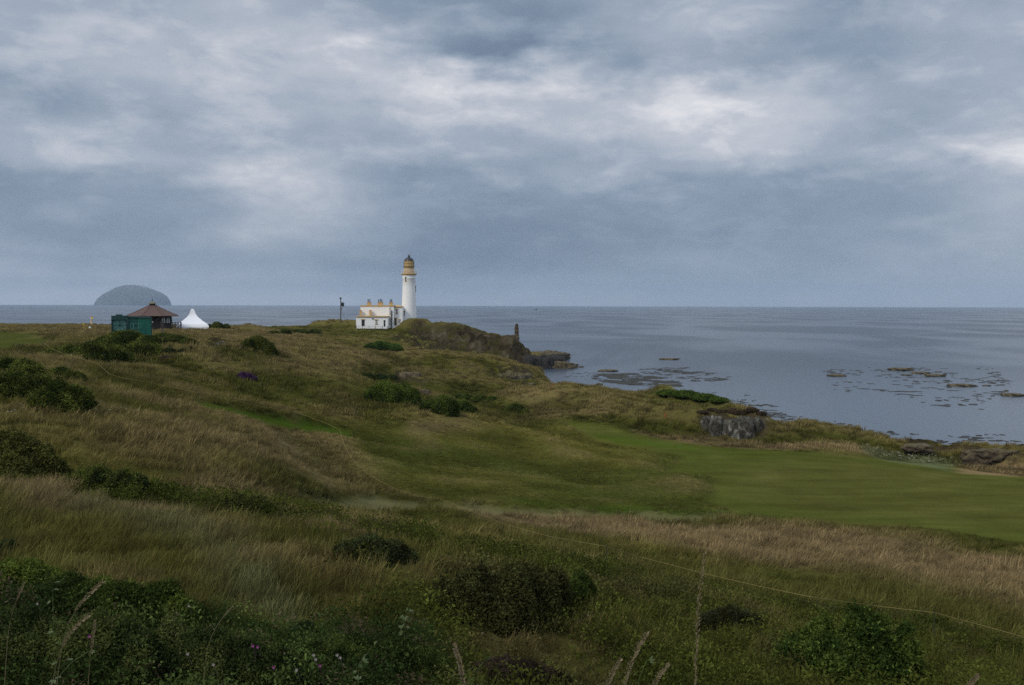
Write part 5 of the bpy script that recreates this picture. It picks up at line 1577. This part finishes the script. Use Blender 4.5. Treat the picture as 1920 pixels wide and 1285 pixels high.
# ------------------------------------------------------------------ tall grass stems and shoots close to the viewer
M['straw'] = mat_simple('dry_grass_straw', (.20, .165, .085), .8, .2, 20)
M['strawhead'] = mat_simple('grass_seed_head', (.24, .185, .105), .9, .3, 60)
M['shoot'] = mat_simple('fresh_shoot', (.065, .095, .022), .6, .25, 20)
M['pinkf'] = mat_simple('pink_petals', (.22, .045, .17), .6, .15, 20)
M['whitef'] = mat_simple('white_petals', (.26, .23, .22), .6, .1, 20)
def grass_stem(label, pix, D, head_frac, hw, mat='straw', group='tall grass seed heads close to the viewer'):
    """pix: pixel path from tip down; continues to the ground"""
    P = [at(u, v, D+.05*i) for i, (u, v) in enumerate(pix)]
    last = P[-1]
    gz = float(terrain(np.array([last[0]]), np.array([last[1]]))[0])
    if last[2]-gz > .02:
        dx = (P[-1][0]-P[-2][0])/(abs(P[-1][2]-P[-2][2])+1e-6)
        P.append(np.array([last[0]+dx*.35*(last[2]-gz), last[1], gz]))
    P = P[::-1]
    e = tag(empty('grass_stem', tuple(P[0])), label, 'grass stem', group)
    org = P[0]
    # resample
    A = np.array(P)-org
    L = np.concatenate([[0], np.cumsum(np.linalg.norm(np.diff(A, axis=0), axis=1))])
    tt = np.linspace(0, L[-1], 40)
    Q = np.stack([np.interp(tt, L, A[:, k]) for k in range(3)], -1)
    for _ in range(3): Q[1:-1] = (Q[:-2]+2*Q[1:-1]+Q[2:])/4
    MB().tube([tuple(p) for p in Q], [.0022*(1-.6*i/39) for i in range(40)], 5).build('stem', M[mat], e)
    r = np.random.default_rng(len(label))
    hl = L[-1]*head_frac if head_frac < 1 else head_frac
    V, Fc = [], []
    kN = int(130)
    for k in range(kN):
        f = 1-(k/kN)*head_frac
        i = f*39; i0 = min(38, int(i)); p = Q[i0]*(1-(i-i0))+Q[min(39, i0+1)]*(i-i0)
        ax = Q[min(39, i0+1)]-Q[i0]; ax /= np.linalg.norm(ax)+1e-9
        g_ = k/kN
        rr = hw*(math.sin(math.pi*min(1, .12+g_*.95))**.7)
        sd_ = r.normal(size=3); sd_ -= ax*sd_.dot(ax); sd_ /= np.linalg.norm(sd_)
        d = ax*1.0+sd_*.55; d /= np.linalg.norm(d)
        w_ = np.cross(d, sd_); w_ /= np.linalg.norm(w_)+1e-9
        c0 = p+sd_*rr*.35
        ln = max(.006, hw*1.3)*r.uniform(.8, 1.3)
        n0 = len(V)
        V += [c0, c0+d*ln*.5+w_*ln*.2, c0+d*ln, c0+d*ln*.5-w_*ln*.2, c0+d*ln*.5+sd_*ln*.18]
        Fc += [(n0, n0+1, n0+4), (n0+1, n0+2, n0+4), (n0+2, n0+3, n0+4), (n0+3, n0, n0+4), (n0, n0+3, n0+2, n0+1)]
    MB().add(V, Fc).build('seed_head', M['strawhead'], e)
grass_stem('tallest pale grass seed head rising upright before the hay field', [(1321,1038),(1314,1080),(1309,1140),(1306,1200),(1303,1290)], 2.6, .20, .0075)
grass_stem('arching grass seed head leaning right, second tallest at the bottom', [(1213,1188),(1192,1215),(1176,1250),(1166,1292)], 2.3, .11, .0075)
grass_stem('short grass seed head curving right at the bottom edge, left of the arching pair', [(1163,1238),(1147,1258),(1130,1292)], 2.3, .08, .007)
grass_stem('grass seed head curling far right at the bottom edge', [(1252,1246),(1232,1262),(1214,1292)], 2.3, .08, .007)
grass_stem('pale grass seed head leaning left over the gorse at the bottom centre', [(852,1212),(858,1230),(867,1255),(874,1292)], 2.3, .11, .008)
grass_stem('loose straw grass head bending over the gorse bank at far left', [(194,1090),(170,1110),(150,1128),(120,1180),(105,1290)], 3.6, .10, .009)
grass_stem('loose straw grass head low over the bottom left gorse', [(166,1154),(140,1172),(115,1205),(95,1290)], 3.4, .10, .009)
grass_stem('thin dry stalk at the left edge', [(45,1094),(32,1120),(16,1165),(8,1290)], 3.8, .05, .005)
grass_stem('short upright brown seed head in the bottom left gorse', [(178,1166),(176,1190),(168,1230),(165,1290)], 3.2, .08, .006)
grass_stem('thin dry stalk leaning right above the bramble edge', [(435,1138),(410,1165),(388,1205),(380,1290)], 4.5, .04, .004)
grass_stem('seed head cut off by the bottom edge at the lower right', [(1833,1268),(1815,1280),(1800,1295)], 2.3, .06, .007)
def shoot(label, pix, D, n_, ls, seed):
    r = np.random.default_rng(seed)
    P = [at(u, v, D) for u, v in pix]
    gz = float(terrain(np.array([P[-1][0]]), np.array([P[-1][1]]))[0])
    P.append(np.array([P[-1][0]*.99, P[-1][1], min(gz, P[-1][2]-.1)]))
    P = P[::-1]; org = P[0]
    e = tag(empty('bramble_shoot', tuple(org)), label, 'bramble shoot', 'fresh bramble shoots among the gorse')
    A = np.array(P)-org
    L = np.concatenate([[0], np.cumsum(np.linalg.norm(np.diff(A, axis=0), axis=1))])
    tt = np.linspace(0, L[-1], 24)
    Q = np.stack([np.interp(tt, L, A[:, k]) for k in range(3)], -1)
    MB().tube([tuple(p) for p in Q], [.0035*(1-.6*i/23) for i in range(24)], 5).build('stem', M['shoot'], e)
    mb = MB()
    for k in range(n_):
        i = int(23*(1-.55*k/n_)); p = Q[i]
        a = k*2.4; d = np.array([math.cos(a), math.sin(a)*.8, r.uniform(-.5, .9)]); d /= np.linalg.norm(d)
        w_ = np.cross(d, [r.normal(0, .6), r.normal(0, .6), 1]); w_ /= np.linalg.norm(w_); up = np.cross(w_, d)
        s = ls*r.uniform(.7, 1.2)
        for da in (-.7, 0, .7):
            dd = d*math.cos(da)+w_*math.sin(da)
            ww = np.cross(dd, up)
            c0 = p+d*s*.5
            mb.add([c0, c0+dd*s*.4+ww*s*.28+up*.003, c0+dd*s*1.0, c0+dd*s*.4-ww*s*.28+up*.003, c0+dd*s*.45-up*s*.05], [(0, 1, 4), (1, 2, 4), (2, 3, 4), (3, 0, 4)])
    mb.build('leaf', M['shoot'], e)
shoot('yellow-green shoot standing above the lush gorse bank', [(126,1078),(112,1092),(98,1105)], 8.5, 20, .045, 1)
shoot('bright shoot with broad leaves near the bottom left corner', [(165,1222),(130,1245),(105,1275)], 4.5, 14, .032, 2)
shoot('small fresh shoot in the reddish grass left of the big thorn bush', [(770,1135),(764,1150),(758,1165)], 14, 30, .06, 3)
shoot('pale shoot beside the leaning grass stem at the bottom centre', [(905,1242),(890,1256),(878,1275)], 3.2, 9, .03, 4)
shoot('pale leafy shoot on the dark gorse mass at the bottom', [(697,1210),(688,1228),(672,1246)], 7.5, 20, .045, 5)
shoot('yellow-green leafy shoot between the arching grass heads', [(1212,1240),(1200,1262),(1196,1288)], 4.5, 18, .032, 6)
def flower(label, u, v, D, mat, size, group):
    p = at(u, v, D)
    mb = MB()
    for k in range(5):
        a = k*2*math.pi/5
        d = np.array([math.cos(a), -.35, math.sin(a)]); w_ = np.array([-math.sin(a), 0, math.cos(a)])
        mb.add([p, p+d*size*.6+w_*size*.35, p+d*size, p+d*size*.6-w_*size*.35], [(0, 1, 2, 3)])
    mb.tube([tuple(p), tuple(p+np.array([.01, .06, -.10]))], .0012, 4)
    tag(mb.build('flower', M[mat]), label, 'flower', group)
for u, v, D in ((474,1211,7.2),(483,1213,7.2),(513,1251,7),(168,1193,7),(600,1248,7.4)):
    flower('small magenta flower among the brambles at the bottom left', u, v, D, 'pinkf', .015, 'magenta flowers among the brambles')
for u, v, D in ((354,1136,8.6),(70,1132,8.8),(588,1228,7),(592,1236,7),(632,1228,7),(638,1233,7),(556,1256,6.6),(400,1246,6.6),(352,1226,6.8)):
    flower('pale bramble flower among the brambles at the bottom left', u, v, D, 'whitef', .014, 'pale bramble flowers')

# ------------------------------------------------------------------ air
def haze():
    m = bpy.data.materials.new('sea_air'); m.use_nodes = True
    t = NT(m.node_tree)
    vol = t.n('ShaderNodeVolumePrincipled', None, Color=(.575, .75, .97, 1), Density=4.5e-5)
    t.s(vol, 'Anisotropy', 0.0)
    t.n('ShaderNodeOutputMaterial', None, Volume=vol.outputs[0])
    S = 24500.0
    o = MB().box(-S, S, -S, S, -5.0, 480.0).build('haze', m)
    tag(o, 'thin blue sea air fading the far island', 'haze', kind='stuff')
haze()
